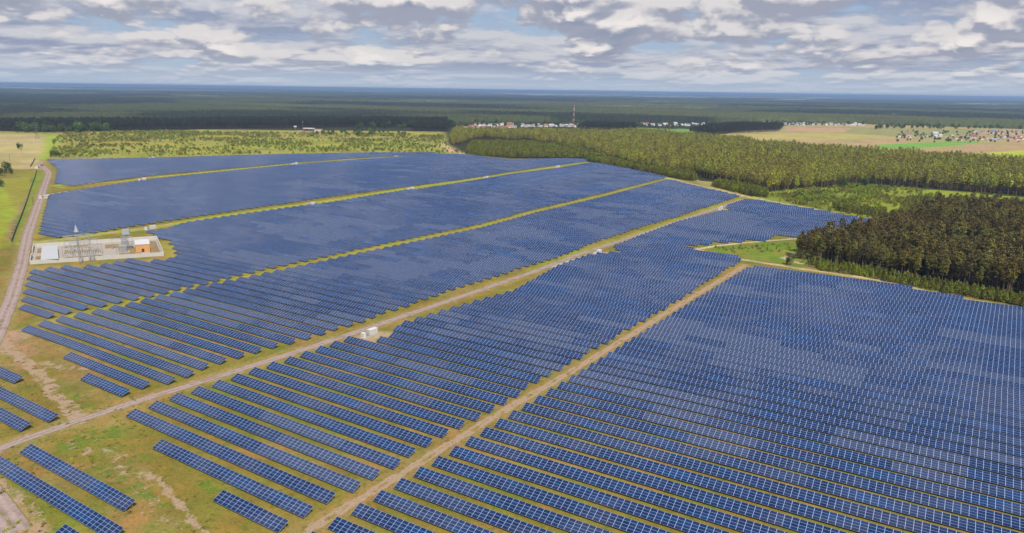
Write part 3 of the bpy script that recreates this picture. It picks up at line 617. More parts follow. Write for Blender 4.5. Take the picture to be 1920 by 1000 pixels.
# far villages' copses and forest edges
def copse(px, sp, s, z=0): p = view(poisson(GP(px, z), sp, .45)); return np.c_[p, s*rng.uniform(.8, 1.2, len(p))]
extra = [copse([(1290, 251), (1330, 241), (1400, 237), (1470, 240), (1460, 247), (1330, 253)], 7, .9), copse([(1080, 243), (1150, 243), (1195, 246), (1190, 239), (1100, 237)], 7, .9),
         copse([(-40, 247), (100, 247), (400, 242), (700, 239), (840, 240), (840, 233), (700, 231), (400, 234), (0, 238), (-40, 238)], 6.5, 1.15),
         copse([(770, 246), (840, 248), (850, 238), (780, 238)], 6, 1.0)]
PO_seed = by_x(split(pa, 40)[0])
for i, (x, y, s) in enumerate(PO_seed):
    tree('pine_tree', 'pinef', x, y, s, f'{ordinal(i+1)} sunlit pine from the left on the front edge of the plantation', 'pine tree', 'sunlit pines along the plantation edge')
rest = split(pa, 40)[1]
stuff_trees('pine_plantation', 'pinef', rest, 'broad sunlit pine plantation stretching across the middle distance', 'forest')
ex = np.concatenate(extra); ex = by_x(ex)
for i, (x, y, s) in enumerate(ex[::max(1, len(ex)//24)][:24]): tree('pine_tree', 'pined', x, y, s, f'{ordinal(i+1)} dark pine from the left in the distant forest wall', 'pine tree', 'dark pines of the distant forest wall')
stuff_trees('forest_edge', 'pined', ex, 'dark line of tall pines where the distant forest begins behind the meadow', 'forest')
# hedge-like belts of young pines
belts = [([(1098, 303), (1112, 300), (1180, 305), (1250, 318), (1300, 330), (1308, 340), (1290, 339), (1200, 322)], 1.35), ([(1334, 350), (1345, 344), (1400, 352), (1440, 364), (1440, 372), (1400, 366)], 1.2),
         ([(1500, 492), (1560, 500), (1640, 511), (1700, 524), (1800, 542), (1980, 575), (1980, 588), (1900, 572), (1780, 552), (1700, 536), (1620, 520), (1540, 508)], .9),
         ([(1560, 388), (1660, 400), (1662, 410), (1570, 396)], 1.0)]
pb = np.concatenate([np.c_[p, s*rng.uniform(.75, 1.2, len(p))] for p, s in ((view(poisson(GP(q), 2.5, .45)), s) for q, s in belts)])
k_, r_ = split(pb, 300, 3); k_ = by_x(k_, 3)
for i, (x, y, s) in enumerate(k_): tree('young_pine', 'young', x, y, s, f'{ordinal(i+1)} bushy young pine from the left among the nearest shelter belt pines', 'young pine', 'young pines in the belts round the farm')
stuff_trees('young_pine_belt', 'young', r_, 'hedge-like belt of young green pines along the farm boundary', 'young pines')
# lighter young plantation between farm and tall trees
yp = np.concatenate([np.c_[p, s*rng.uniform(.8, 1.3, len(p))] for p, s in ((view(poisson(GP(q), 4.2, .45)), s) for q, s in [([(872, 290), (885, 270), (1000, 272), (1090, 284), (1180, 316), (1100, 298), (1000, 296), (940, 296)], 1.5), ([(1700, 372), (1950, 385), (1950, 415), (1720, 424), (1680, 405)], .75), ([(1440, 366), (1510, 362), (1560, 356), (1540, 384), (1480, 380)], .5)])])
stuff_trees('scrub_plantation', 'young', yp, 'light green scrub and saplings between the farm and the tall pines', 'saplings')
# shrubs over the meadow
mead = GP([(93, 297), (102, 262), (120, 250), (300, 246), (560, 250), (700, 250), (830, 254), (835, 268), (870, 288), (700, 286), (480, 289), (300, 294)])
ps = view(poisson(mead, 7.5, .48)); g_ = fbm(ps[:, 0], ps[:, 1], 55, 4, 31); hi = 1-sm(PX(np.c_[ps, ps[:, 0]*0])[:, 1], 250, 266); ps = ps[rng.uniform(0, 1, len(ps)) < np.clip((g_-.44+hi*.16)*3.0, .04, .95)]; ps = np.c_[ps, rng.uniform(.35, 1.0, len(ps))*rng.uniform(.7, 2.2, len(ps))]
fm = view(poisson(mead, 13, .48)); g_ = fbm(fm[:, 0], fm[:, 1], 90, 4, 33); fm = fm[(g_ > .52)]; f2 = view(poisson(GP([(1460, 368), (1510, 358), (1600, 347), (1800, 362), (1900, 372), (1700, 400), (1560, 385)]), 7, .48)); f2 = f2[fbm(f2[:, 0], f2[:, 1], 35, 4, 62) > .55]; fm = np.r_[fm, f2]
s2_ = view(poisson(GP([(1445, 372), (1500, 356), (1600, 346), (1950, 372), (1950, 420), (1700, 425), (1600, 404), (1500, 385)]), 4.6, .48, .8)); g2 = fbm(s2_[:, 0], s2_[:, 1], 40, 4, 61); s2_ = s2_[g2+rng.uniform(-.1, .1, len(g2)) > .46]; s2_ = np.c_[s2_, rng.uniform(.4, 1.3, len(s2_))]
s3_ = view(poisson(GP([(1340, 465), (1400, 462), (1480, 458), (1490, 470), (1420, 476), (1360, 474)]), 4, .45, .5)); s3_ = np.c_[s3_, rng.uniform(.3, .7, len(s3_))]
ps = np.concatenate([ps, s2_, s3_]); k_, r_ = split(ps, 240, 2); k_ = by_x(k_, 2)
for i, (x, y, s) in enumerate(k_): tree('shrub', 'shrub', x, y, s, f'{ordinal(i+1)} rounded olive shrub from the left in the rough grass', 'shrub', 'shrubs scattered in rough grass')
stuff_trees('scattered_scrub', 'shrub', r_, 'low olive scrub dotted over the meadow behind the farm', 'scrub')
# bright broadleaf trees
fr = [(1500, 372, 1.7, 'bright yellow green tree at the foot of the plantation edge'), (1512, 378, 1.2, 'smaller yellow green bush beside the bright tree'), (448, 289, 1.3, 'bright green bush on the upper edge of the far panels'), (230, 282, 1.5, 'pale green round tree in the middle of the meadow'), (1035, 283, 2.2, 'bright lime tree group in the young plantation'), (1180, 244, 2.6, 'lime green tree beyond the plantation near the village'), (813, 240, 3.0, 'tall fresh green tree at the forest edge before the village')]
for x, y, s, l in fr: q = G(x, y); tree('leafy_tree', 'fresh', q[0], q[1], s, l, 'tree')
stuff_trees('meadow_bushes', 'fresh', np.c_[fm, rng.uniform(.25, .8, len(fm))], 'yellow green bushes mixed into the scrub meadow', 'bushes')
br = [(38, 280, 1.0, 'lone round tree in the tan field'), (13, 324, 1.25, 'tall dark tree at the left edge below the tan field'), (4, 330, .9, 'lower bushy tree left of the tall dark one'), (22, 326, .7, 'bush right of the tall dark tree'), (-2, 351, .8, 'dark bushy tree cut by the left edge'), (4, 349, .6, 'small bush at the left edge above the road verge'), (1580, 352, 1.1, 'dark green tree on the plantation corner'), (1620, 350, 1.1, 'dark green fir shaped tree left of the tall trunks'), (1480, 497, .55, 'round dark bush on the grass by the curved path'), (100, 294, 1.0, 'green bush at the corner of the far panels'), (106, 293, .8, 'bushy clump beside the far panel corner'), (112, 294, .6, 'third bush of the clump at the far panel corner')]
for x, y, s, l in br: q = G(x, y); tree('broadleaf_tree', 'broad', q[0], q[1], s, l, 'tree')
bt = []
for x0, x1, y0, y1, n, s in ((860, 1100, 230, 238, 100, .9), (1180, 1330, 233, 240, 60, .8), (1420, 1640, 229, 235, 80, .8), (1640, 1920, 236, 243, 90, 1.1), (1680, 1920, 247, 268, 110, .6), (30, 200, 246, 249, 36, 1.7), (590, 760, 246, 256, 40, .8), (670, 850, 238, 243, 30, 1.5)):
    for k in range(n): q = G(random.uniform(x0, x1), random.uniform(y0, y1)); bt.append((q[0], q[1], s*random.uniform(.7, 1.3)))
bt = np.array(bt); k_, r_ = split(bt, 120); k_ = by_x(k_)
for i, (x, y, s) in enumerate(k_): tree('broadleaf_tree', 'broad', x, y, s, f'{ordinal(i+1)} green leafy tree from the left around the distant villages', 'tree', 'leafy trees round the villages')
stuff_trees('village_trees', 'broad', r_, 'leafy green trees between the distant village houses', 'trees')

def tuft_mesh(i): rr = np.random.default_rng(70+i); c = np.c_[rr.normal(0, .45, 22), rr.normal(0, .45, 22), rr.uniform(.05, .4, 22)]; return quads(c, rr.uniform(.15, .3, 22), rr, .8)
M['tuft'] = mat_leaf('grass_tuft', (.14, .15, .025), (.27, .27, .05))
tb = MB().bar((0, 0, 0), (0, 0, .2), .03); tbm = mesh('stem', tb.v, tb.f, M['tuft'])
tg = GP([(0, 640), (120, 740), (330, 730), (480, 690), (560, 680), (420, 720), (250, 770), (400, 900), (560, 1010), (0, 1010)]); tp = poisson(tg, 2.3, .5); tn = fbm(tp[:, 0], tp[:, 1], 9, 4, 52); tp = tp[(tn > .52) & (rng.uniform(0, 1, len(tp)) < .5)]
PR['tuft'] = [(mesh('tuft', *tuft_mesh(i), M['tuft']), tbm) for i in range(3)]
for i in range(3): q = tp[i*7]; tree('weed_clump', 'tuft', q[0], q[1], 1.2, f'{ordinal(i+1)} leafy weed clump in the lower left grass', 'weed')
stuff_trees('grass_tufts', 'tuft', np.c_[tp, rng.uniform(.35, 1.0, len(tp))], 'rough grass tufts and weeds in the lower left clearing', 'grass')
# distant forest canopy as one undulating mass on a fan of cells
def canopy():
    na, nr = 900, 620; a = np.linspace(R(-31-45), R(-31+45), na); r = np.geomspace(1500, 60000, nr)
    A_, R_ = np.meshgrid(a, r); x = np.sin(A_)*R_; y = np.cos(A_)*R_; xf, yf = x.ravel(), y.ravel()
    q = PX(np.c_[xf, yf, np.zeros(len(xf))]); qx, qy = q[:, 0], q[:, 1]
    # the line (in the survey's picture) where the forest starts
    edge = np.interp(qx, [-400, 0, 100, 400, 700, 850, 900, 1100, 1200, 1330, 1480, 1640, 1760, 1920, 2300], [243, 240, 240, 235.5, 233, 231.5, 229, 228.5, 229, 231, 229.5, 233.5, 237, 242.5, 246])
    inn = qy < edge
    hgt = np.where(inn, 19+rng.normal(0, 2.6, len(xf))+6*(fbm(xf, yf, 300, 4, 3)-.5), -3.)
    n_ = fbm(xf, yf, 900, 4, 44); cl = fbm(xf/2.6, yf, 1300, 4, 45)
    c = np.tile(np.array((.027, .033, .022)), (len(xf), 1)); c *= (1+.7*(fbm(xf, yf, 140, 4, 9)-.5))[:, None]*(.8+.4*rng.uniform(0, 1, len(xf)))[:, None]
    lightf = sm(n_, .54, .62)*.55; c += (np.array((.085, .10, .036))-c)*lightf[:, None]; b2 = sm(fbm(xf/3.2, yf, 700, 4, 71), .55, .68)*.6; c += (np.array((.10, .11, .04))-c)*b2[:, None]  # paler bands in the canopy colour stand in for light in the haze
    d = np.hypot(xf, yf)
    field = (cl > .66) & (d > 4200) | ((qy < 167.5+qx*.0125) & (fbm(xf/3, yf, 2500, 4, 46) > .53))
    for (x0, x1, y0, y1) in ((745, 865, 192, 195.5), (960, 985, 194, 197.5), (1110, 1220, 203, 206), (1190, 1300, 192, 195), (960, 1200, 178, 181), (1490, 1560, 184, 186), (1660, 1700, 219, 222), (1790, 1920, 196, 199), (1440, 1540, 187, 190), (1840, 1915, 206, 209)):
        field |= (np.abs((qx-(x0+x1)/2)/((x1-x0)/2))**2+np.abs((qy-(y0+y1)/2)/((y1-y0)/2))**2 < 1+.8*(fbm(xf, yf, 200, 3, 4)-.5))
    field &= inn
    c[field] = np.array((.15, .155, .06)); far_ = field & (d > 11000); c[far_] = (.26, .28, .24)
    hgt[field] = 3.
    v = np.stack([xf, yf, hgt], 1)
    ii = (np.arange(nr-1)[:, None]*na+np.arange(na-1)[None, :]).ravel(); f = np.stack([ii, ii+1, ii+na+1, ii+na], 1)
    keep = inn[f].any(1); return v, f[keep], c
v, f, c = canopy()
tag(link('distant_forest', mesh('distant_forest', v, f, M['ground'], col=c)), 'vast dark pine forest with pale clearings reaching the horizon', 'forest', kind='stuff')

# ------------------------------------------------------------------ built things
def frame_at(px, rz, **k): q = G(*px); return (q[0], q[1], 0)
ROADRZ = math.atan2(main_rd[5][1]-main_rd[4][1], main_rd[5][0]-main_rd[4][0])
def inverter(px, rz, label, s=1.):
    q = G(*px); t = thing('inverter_station', (q[0], q[1], 0), label, 'inverter station', 'white inverter stations along the tracks', rz, s)
    MB().box(-6.6, -2.2, 0, 5.2, 1.9, .22).build('concrete_pad', M['concrete'], t)
    MB().box(-1, -1.3, .5, 4.6, 1.3, 3.3).build('container', M['white'], t)
    MB().box(-1.15, -1.45, 3.3, 4.75, 1.45, 3.45).build('roof', M['white'], t)
    m = MB()
    for k in range(5): m.box(-.5+k*1.05, -1.35, .9, .3+k*1.05, -1.3+.002, 2.7)
    m.build('louvre_panel', M['offwhite'], t)
    MB().box(-1, -1.2, .22, 4.6, 1.2, .5).build('plinth', M['grey'], t)
    MB().box(-6, -1.1, .22, -4.1, 1.1, 2.7).build('transformer_cabinet', M['white'], t); MB().box(-6.1, -1.2, 2.7, -4, 1.2, 2.82).build('cabinet_lid', M['white'], t)
    m = MB()
    for k in range(4): m.box(-3.7+k*.55, -.9, .22, -3.45+k*.55, .9, 2.1)
    m.build('cooling_fins', M['grey'], t)
    m = MB()
    for k in range(3): m.bar((-3.4+k*.7, 0, 2.1), (-3.4+k*.7, 0, 2.9), .08, .05, 6)
    m.build('bushings', M['grey'], t)
inv = [((694, 629), 'large white inverter station by the central gravel road nearest the camera'), ((1121, 477), 'white inverter station on the grey pad beside the central gravel road'), ((1351, 393), 'small white inverter station near the upper end of the gravel road'),
       ((584, 385), 'leftmost white inverter station on the green middle strip'), ((771, 356), 'second white inverter station on the green middle strip'), ((912, 335), 'third white inverter station on the green middle strip'), ((1046, 314), 'farthest white inverter station on the green middle strip'),
       ((283, 430), 'white inverter station on the track just behind the substation'), ((268, 338), 'leftmost white inverter station on the upper strip'), ((554, 308.5), 'white inverter station halfway along the upper strip'), ((742, 295.5), 'farthest white inverter station on the upper strip'), ((285, 298), 'white inverter station at the top edge of the far panels')]
for p_, l in inv: inverter(p_, R(86), l, .86)

# substation compound
def Q(u, v_):
    """u 0..1 along the front (left to right), v 0..1 front to back"""
    a, b_, c_, d_ = SUB; return (a*(1-u)+b_*u)*(1-v_)+(d_*(1-u)+c_*u)*v_
SUB = GP([(57, 496), (307, 480), (294, 449), (64, 464)])
su = SUB[1]-SUB[0]; SL = np.hypot(*su); RZ = math.atan2(su[1], su[0]); SD = (np.hypot(*(SUB[3]-SUB[0]))+np.hypot(*(SUB[2]-SUB[1])))/2
pad = [(*Q(0, 0), .05), (*Q(1, 0), .05), (*Q(1, 1), .05), (*Q(0, 1), .05)]
print('sub', SL, SD, math.degrees(RZ))
tag(MB().poly(pad).build('substation_yard', M['concrete']), 'pale concrete yard of the substation', kind='structure')
for u0, u1, v0, v1 in ((.03, .10, .1, .42), (.24, .52, .08, .27), (.24, .52, .45, .68), (.24, .42, .8, .95), (.56, .70, .62, .86), (.66, .84, .08, .6), (.90, .985, .1, .9), (.03, .09, .62, .9)):
    tag(MB().poly([(*Q(u0, v0), .07), (*Q(u1, v0), .07), (*Q(u1, v1), .07), (*Q(u0, v1), .07)]).build('gravel_bed', plain_bed if 'plain_bed' in globals() else globals().setdefault('plain_bed', plain('brown_soil', (.24, .17, .08), .95, .3, .3))), 'brown soil bed inside the substation yard', kind='structure')
def wall(a, b_, label, h=2.6, name='concrete_wall'):
    d = b_-a; L = np.hypot(*d); rz = math.atan2(d[1], d[0]); t = thing(name, (a[0], a[1], 0), label, 'wall', 'concrete walls of the substation', rz)
    MB().box(0, -.12, 0, L, .12, h).build('wall_panel', M['offwhite'], t); MB().box(-.1, -.18, h, L+.1, .18, h+.12).build('coping', M['white'], t)
    for k in range(int(L/6)+1): MB().box(k*6-.16, -.22, 0, k*6+.16, .22, h+.003).build('post', M['offwhite'], t)
wall(SUB[0], SUB[1], 'long front wall of the substation facing the panels'); wall(SUB[1], SUB[2], 'short right hand wall of the substation'); wall(SUB[3], SUB[2], 'long rear wall of the substation along the track')
wall(Q(0, 0), Q(0, .42), 'left wall of the substation in front of the gate'); wall(Q(0, .62), Q(0, 1), 'left wall of the substation behind the gate')
def building(px_or_q, w, d, h, rz, label, wallm, roofm, name='building', flat=True, door=True, windows=3, hr=2.5, group=None, cat='building'):
    q = px_or_q; t = thing(name, (q[0], q[1], 0), label, cat, group, rz)
    MB().box(-w/2, -d/2, 0, w/2, d/2, h).build('wall', wallm, t)
    if flat: MB().box(-w/2-.35, -d/2-.35, h, w/2+.35, d/2+.35, h+.35).build('roof', roofm, t)
    else:
        m = MB().gable(w, d, h, hr); r_ = m.build('roof', roofm, t)
        g = MB()
        for sg in (-1, 1): g.poly([(sg*w/2, -d/2, h), (sg*w/2, d/2, h), (sg*w/2, 0, h+hr*.92)])
        g.build('gable_wall', wallm, t)
    if door: MB().box(-.6, -d/2-.06, 0, .6, -d/2+.05, 2.2).build('door', M['dark'], t)
    for k in range(windows):
        x = -w/2+w*(k+.5)/windows
        if abs(x) < 1.4 and door: continue
        MB().box(x-.55, -d/2-.05, h*.42, x+.55, -d/2+.05, h*.42+1.1).build('window', M['dark'], t)
    return t
def prism_building(px4, h, label, wallm, roofm, door_px=None, wins=0):
    """px4: roof corners front-left, front-right, back-right, back-left as measured"""
    P = GP(px4, h); c0 = P.mean(0); P = P-c0; t = thing('building', (c0[0], c0[1], 0), label, 'building')
    def pr(P, z0, z1, g=1.): m = MB(); m.v = [(x*g, y*g, z0) for x, y in P]+[(x*g, y*g, z1) for x, y in P]; m.f = [(3, 2, 1, 0), (4, 5, 6, 7)]+[(k, (k+1) % 4, 4+(k+1) % 4, 4+k) for k in range(4)]; return m
    pr(P, 0, h).build('wall', wallm, t); pr(P, h, h+.35, 1.03).build('roof', roofm, t)
    d = P[1]-P[0]; L = np.hypot(*d); rz = math.atan2(d[1], d[0])
    for k in range(wins): x = L*(k+.5)/wins; MB().box(x-.7, -.05, h*.45, x+.7, .1, h*.45+1.2, rz, tuple(P[0])).build('window', M['dark'], t)
    MB().box(L*.5-.8, -.06, 0, L*.5+.8, .1, 2.6, rz, tuple(P[0])).build('door', M['dark'], t); return t
prism_building([(77, 487), (109.5, 485.5), (107, 462), (79, 464)], 2.6, 'big white hall with flat pale roof at the left end of the substation', M['offwhite'], M['paleroof'], wins=4)
prism_building([(253.5, 459.5), (280.5, 458), (278, 449.5), (252, 451)], 5.6, 'orange control building with white flat roof in the substation', M['ochre'], M['white'])
def lattice(name, px, h, w0, w1, label, cat, mats, nb=10, tip=0, extra=None, group=None):
    q = G(*px); t = thing(name, (q[0], q[1], 0), label, cat, group, RZ)
    for s in range(nb):
        a, b_ = s/nb, (s+1)/nb; wa, wb = w0+(w1-w0)*a, w0+(w1-w0)*b_; m = MB(); cs = ((-1, -1), (1, -1), (1, 1), (-1, 1)); r_ = .05+.0016*h
        for k in range(4):
            (x, y), (x2, y2) = cs[k], cs[(k+1) % 4]
            m.bar((x*wa, y*wa, a*h), (x*wb, y*wb, b_*h), r_); m.bar((x*wa, y*wa, a*h), (x2*wb, y2*wb, b_*h), r_*.6); m.bar((x2*wa, y2*wa, a*h), (x*wb, y*wb, b_*h), r_*.6); m.bar((x*wb, y*wb, b_*h-.02), (x2*wb, y2*wb, b_*h-.02), r_*.6)
        m.build('lattice_section', mats[s % len(mats)], t)
    if tip: MB().bar((0, 0, h), (0, 0, h+tip), .09+.001*h, .02, 5).build('lightning_rod', mats[0], t)
    if extra: extra(t)
    return t
def cap(t): MB().bar((0, 0, 21.5), (0, 0, 26), 1.5, .12, 10).build('conical_head', M['steel'], t)
lattice('lightning_mast', (151, 495), 22, .55, .25, 'tall lattice lightning mast with conical head, left one in the substation', 'mast', [M['steel']], 9, 8, cap)
lattice('lightning_mast', (173, 490), 16, 1.7, .3, 'broad based lattice mast right of the tall one in the substation', 'mast', [M['steel']], 7, 8)
def head(t): MB().box(-2.2, -1.6, 11.5, 2.2, 1.6, 15.0).build('tank_head', M['grey'], t)
def platform(t): MB().box(-2.7, -2.1, 11.1, 2.7, 2.1, 11.4).build('platform', M['steel'], t); head(t)
lattice('equipment_tower', (240, 468), 11, .8, .8, 'tower with grey box and platform behind the transformer yard', 'tower', [M['steel']], 5, 0, platform)
def portal(u, v_, h, L, label):
    q = Q(u, v_); t = thing('busbar_portal', (q[0], q[1], 0), label, 'portal frame', 'steel portals of the switchyard', RZ)
    for x in (-L/2, L/2): MB().bar((x, 0, 0), (x, 0, h), .2, .14, 6).build('post', M['steel'], t)
    MB().box(-L/2-.4, -.2, h-.4, L/2+.4, .2, h).build('beam', M['steel'], t)
    for k in range(3): x = (-1+k)*L*.3; MB().bar((x, 0, h-.4), (x, 0, h-1.5), .14, .1, 6).build('insulator', M['grey'], t)
for i, (u, v_, h, L, l) in enumerate([(.27, .3, 7, 6, 'leftmost steel portal in the front of the switchyard'), (.33, .62, 8, 7, 'steel portal behind the leftmost one'), (.41, .3, 6, 8, 'front steel portal left of the broad mast'), (.45, .7, 7, 8, 'rear steel portal behind the broad mast'), (.50, .35, 7, 5, 'front steel portal right of the broad mast'), (.68, .3, 6, 6, 'steel portal left of the transformer'), (.74, .72, 7, 7, 'steel portal behind the transformer'), (.79, .5, 6, 5, 'steel portal next to the orange building'), (.30, .82, 9, 9, 'tall rear portal near the white hall'), (.385, .86, 9, 8, 'tall rear portal in the middle of the switchyard'), (.36, .45, 8, 10, 'wide steel portal across the middle of the switchyard'), (.66, .55, 8, 7, 'tall portal left of the grey transformer')]): portal(u, v_, h, L, l)
def breaker(u, v_, label):
    q = Q(u, v_); t = thing('circuit_breaker', (q[0], q[1], 0), label, 'circuit breaker', 'switchgear in the substation yard', RZ)
    MB().box(-1.6, -.3, 0, -1.3, .3, 2.3).box(1.3, -.3, 0, 1.6, .3, 2.3).build('stand', M['steel'], t); MB().box(-1.8, -.4, 2.3, 1.8, .4, 2.6).build('crossbeam', M['grey'], t)
    for k in range(3): MB().bar((-1.3+1.3*k, 0, 2.6), (-1.3+1.3*k, 0, 4.3), .22, .12, 8).build('insulator', M['offwhite'], t)
n_b = 0
for v_ in (.2, .42, .58):
    for u in (.29, .35, .40, .46, .51):
        n_b += 1; breaker(u+.006*math.sin(v_*40+u*9), v_, f'{ordinal(n_b)} three pole breaker of the switchyard, counted from the front left')
def transformer(u, v_, label):
    q = Q(u, v_); t = thing('power_transformer', (q[0], q[1], 0), label, 'transformer', None, RZ)
    MB().box(-4, -3, .07, 4, 3, .5).build('plinth', M['concrete'], t); MB().box(-2.2, -1.4, .5, 2.2, 1.4, 4).build('tank', M['grey'], t)
    for s in (-1, 1):
        m = MB()
        for k in range(7): m.box(-2+k*.6, s*1.5-.45*(s < 0)+.0, .9, -1.75+k*.6, s*1.5+.45*(s > 0)+.45*0+.01, 3.6)
        m.build('radiator', M['steel'], t)
    MB().bar((-2, .3, 4.9), (1.5, .3, 4.9), .55, None, 10).build('oil_conservator', M['white'], t); MB().box(-1.6, .2, 4, -1.3, .5, 4.5).box(.8, .2, 4, 1.1, .5, 4.5).build('bracket', M['grey'], t)
    for k in range(3): MB().bar((-1.3+1.3*k, -.7, 4), (-1.3+1.3*k, -.7, 6), .25, .12, 8).build('bushing', M['offwhite'], t)
transformer(.70, .34, 'main grey power transformer in the right half of the substation'); transformer(.72, .74, 'second power transformer with white tank behind the main one')

# left perimeter fence, poles, gate house
def fence(pts, label, h=2.2):
    P = GP(pts); d = np.r_[0, np.cumsum(np.hypot(*np.diff(P, axis=0).T))]; n = min(100, int(d[-1]/6)); s = np.linspace(0, d[-1], n); xs = np.interp(s, d, P[:, 0]); ys = np.interp(s, d, P[:, 1])
    t = thing('perimeter_fence', (xs[0], ys[0], 0), label, 'fence', 'dark perimeter fences'); mb = MB(); rails = MB()
    for i in range(n-1):
        L = math.hypot(xs[i+1]-xs[i], ys[i+1]-ys[i]); a = math.atan2(ys[i+1]-ys[i], xs[i+1]-xs[i]); c_ = (xs[i]-xs[0], ys[i]-ys[0])
        mb.box(.1, -.04, .1, L-.1, .04, h-.25, a, c_); rails.box(.1, -.06, h-.24, L-.1, .06, h-.14, a, c_)
    mb.build('mesh_panel', M['mesh_green'], t); rails.build('rail', M['frame'], t)
    for x, y in zip(xs, ys): o = MB().box(-.1, -.1, 0, .1, .1, h+.2, 0, (x-xs[0], y-ys[0])).build('post', M['frame'], t)
fence([(22, 455), (31, 430), (41, 405), (50, 380), (58, 355), (66, 333), (69, 321)], 'dark green mesh fence along the left verge beside the gravel road')
fence([(57, 314), (66, 299)], 'short piece of dark fence beyond the gate', 2.2)
building(G(70, 316), 7, 3.2, 3, R(-40), 'white gate house beside the farm entrance', M['white'], M['white'], 'gate_house', windows=2)
building(G(77, 372), 3, 3, 2.5, R(-40), 'small white cabinet on the left verge of the gravel road', M['white'], M['paleroof'], 'cabinet', windows=0, cat='cabinet')
building(G(88, 371.5), 7, 4, 2.6, R(-40), 'small grey white shelter on the right side of the gravel road', M['offwhite'], M['paleroof'], 'shelter', windows=0, cat='shelter')
def pole(px, h, label, arm=False):
    q = G(*px); t = thing('utility_pole', (q[0], q[1], 0), label, 'pole', 'slim poles on the left side', .5)
    MB().bar((0, 0, 0), (0, 0, h), .2, .12, 6).build('pole_shaft', M['greybark'], t)
    MB().box(-.9, -.06, h-.9, .9, .06, h-.75).build('crossarm', M['greybark'], t)
for x, y, h, l in ((19, 303, 12, 'wooden pole beside the tall dark tree'), (41, 287, 9, 'wooden pole in the tan field beside the lone tree'), (62, 385, 7, 'pale lamp pole on the grass verge left of the gravel road'), (63, 240+140, 6, 'short pole next to the lamp pole')): pole((x, y), h, l)
def pyl(px, h, label): lattice('power_pylon', px, h, 3., .5, label, 'pylon', [M['frame']], 6, 2, lambda t: MB().box(-7, -.3, h*.75, 7, .3, h*.75+.5).box(-5, -.3, h*.9, 5, .3, h*.9+.4).build('crossarm', M['frame'], t), 'lattice power pylons')
pyl((70, 261), 32, 'brown lattice pylon in the tan field before the dark forest')
# radio mast
def ant(t):
    for k, (z_, x) in enumerate(((62, 1.2), (64, -1.2), (55, 1.3), (48, -1.3), (70, 0))): MB().box(x-.5, -1.9, z_, x+.5, -1.5, z_+3).build('antenna', M['white'], t)
lattice('radio_mast', (1075, 243), 72, 3.0, .9, 'tall red and white lattice radio mast above the village', 'mast', [M['red'], M['white']], 9, 5, ant)

# fuel station beyond the meadow
q = G(580, 246)
t = thing('fuel_station', (q[0], q[1], 0), 'roadside fuel station with white canopy behind the meadow', 'fuel station', None, R(30), 1.25)
MB().box(-26, -9, .05, 30, 9, .2).build('forecourt', M['concrete'], t); MB().box(-12, -5, 5.2, 10, 7, 6.4).build('canopy', M['white'], t)
for x in (-9, 7): MB().box(x-.4, 0, .2, x+.4, .8, 5.2).build('canopy_pillar', M['white'], t)
MB().box(-14, 4, .2, -9, 9, 4.4).build('red_kiosk', M['red'], t); MB().box(-6, 9, .2, 9, 16, 4.6).build('shop', M['grey'], t); MB().box(12, -4, .2, 28, 5, 4.2).build('side_building', M['offwhite'], t); MB().box(11.6, -4.4, 4.2, 28.4, 5.4, 4.6).build('side_roof', M['rustroof'], t)
q = G(554, 243); t = thing('price_sign', (q[0], q[1], 0), 'white sign board on a post left of the fuel station', 'sign', None, R(30)); MB().bar((0, 0, 0), (0, 0, 6), .4).build('post', M['grey'], t); MB().box(-4, -.3, 6, 4, .3, 10).build('board', M['white'], t)
q = G(568, 243); t = thing('lamp_mast', (q[0], q[1], 0), 'tall thin lamp mast behind the fuel station canopy', 'mast', None, 0); MB().bar((0, 0, 0), (0, 0, 20), .35, .25, 6).build('mast_shaft', M['grey'], t); MB().box(-1.2, -.8, 20, 1.2, .8, 21.4).build('lamp_head', M['white'], t)

def vehicle(px, colr, label, s=1., rz=0., kind='car'):
    q = G(*px); t = thing('parked_'+kind, (q[0], q[1], .03), label, kind, 'parked vehicles', rz, s)
    m = MB(); m.box(-2.2, -.88, .35, 2.2, .88, .95); m.build('body', colr, t)
    i = MB(); i.v = [(-1.7, -.8, .95), (1.2, -.8, .95), (1.2, .8, .95), (-1.7, .8, .95), (-1.2, -.68, 1.5), (.5, -.68, 1.5), (.5, .68, 1.5), (-1.2, .68, 1.5)]; i.f = [(0, 1, 5, 4), (1, 2, 6, 5), (2, 3, 7, 6), (3, 0, 4, 7), (4, 5, 6, 7)]
    i.build('cabin', M['dark'], t)
    for x in (-1.4, 1.4):
        for y in (-.8, .8): MB().bar((x, y-.1, .33), (x, y+.1, .33), .33, None, 10).build('wheel', M['dark'], t)
vehicle((594, 247), M['white'], 'white car at the fuel station forecourt', 1.2, .4); vehicle((603, 247), M['blueroof'], 'blue car right of the white one at the fuel station', 1.2, .4); vehicle((79, 311), M['redroof'], 'red car by the gate house', 1.1, .3)

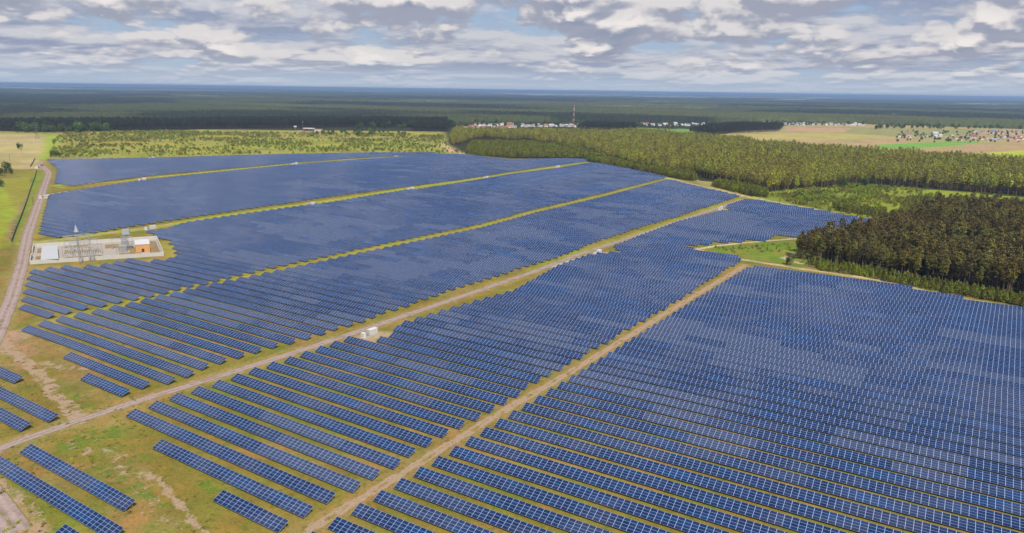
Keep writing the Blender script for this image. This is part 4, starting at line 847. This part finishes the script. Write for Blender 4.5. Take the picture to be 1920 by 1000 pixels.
# village houses
hs = []
def row_h(x0, x1, yf, n, s, roofs, jy=1.5):
    for k in range(n):
        x = x0+(x1-x0)*(k+.5)/n+random.uniform(-3, 3); hs.append((x, yf(x)+random.uniform(-jy, jy), .85*s*random.uniform(.75, 1.2), random.choice(roofs), random.choice(['housewall', 'white', 'housewall', 'offwhite'])))
row_h(868, 965, lambda x: 239.5, 18, 1.6, ['redroof', 'rustroof', 'greyroof', 'redroof', 'paleroof'], 2); row_h(880, 960, lambda x: 235.5, 12, 1.6, ['redroof', 'greyroof'], 1)
row_h(975, 1100, lambda x: 237, 26, 1.4, ['greyroof', 'paleroof', 'paleroof', 'rustroof'], 2); row_h(1200, 1330, lambda x: 235, 22, 1.35, ['greyroof', 'paleroof', 'redroof', 'paleroof'], 1.8)
row_h(1425, 1625, lambda x: 233+(x-1425)*.012, 34, 1.35, ['greyroof', 'paleroof', 'rustroof', 'paleroof'], 1.2)
row_h(1680, 1790, lambda x: 257.5, 11, 1.1, ['paleroof', 'rustroof', 'greyroof'], 1.5); row_h(1790, 1925, lambda x: 262, 24, 1.0, ['greyroof', 'rustroof', 'paleroof', 'redroof', 'greyroof'], 4); row_h(1820, 1925, lambda x: 249, 18, 1.0, ['greyroof', 'greyroof', 'paleroof', 'rustroof'], 3)
hs += [(1825, 260, 1.7, 'redroof', 'white'), (1860, 250, 1.5, 'blueroof', 'white'), (1752, 254, 1.6, 'paleroof', 'white'), (1700, 255, 1.8, 'rustroof', 'offwhite'), (955, 236, 1.7, 'rustroof', 'ochre')]
hs.sort(key=lambda h: h[0])
for i, (x, y, s, rf, wl) in enumerate(hs):
    q = G(x, y); nm = {'redroof': 'red', 'rustroof': 'rusty brown', 'greyroof': 'grey', 'paleroof': 'pale', 'blueroof': 'bright blue'}[rf]
    t = building(q, random.uniform(9, 13), random.uniform(7, 9), random.uniform(2.8, 4), random.uniform(0, 3.14), f'village house with {nm} pitched roof, {ordinal(i+1)} house from the left', M[wl], M[rf], 'village_house', False, False, 3, random.uniform(2.2, 3.2), 'houses of the distant villages', 'house'); t.scale = (s, s, s)

# ------------------------------------------------------------------ haze
m, b = material('haze_air')
vol = b.n('ShaderNodeVolumePrincipled', {'Color': (.42, .64, 1., 1), 'Density': 6.5e-5, 'Anisotropy': .2})
b.nt.links.new(vol.outputs[0], b.n('ShaderNodeOutputMaterial').inputs['Volume'])
hb = MB().box(-62000, -3000, -4, 50000, 80000, 125).build('haze', m); tag(hb, 'thin blue air that pales the far forest', kind='stuff')
S.render.engine = 'CYCLES'
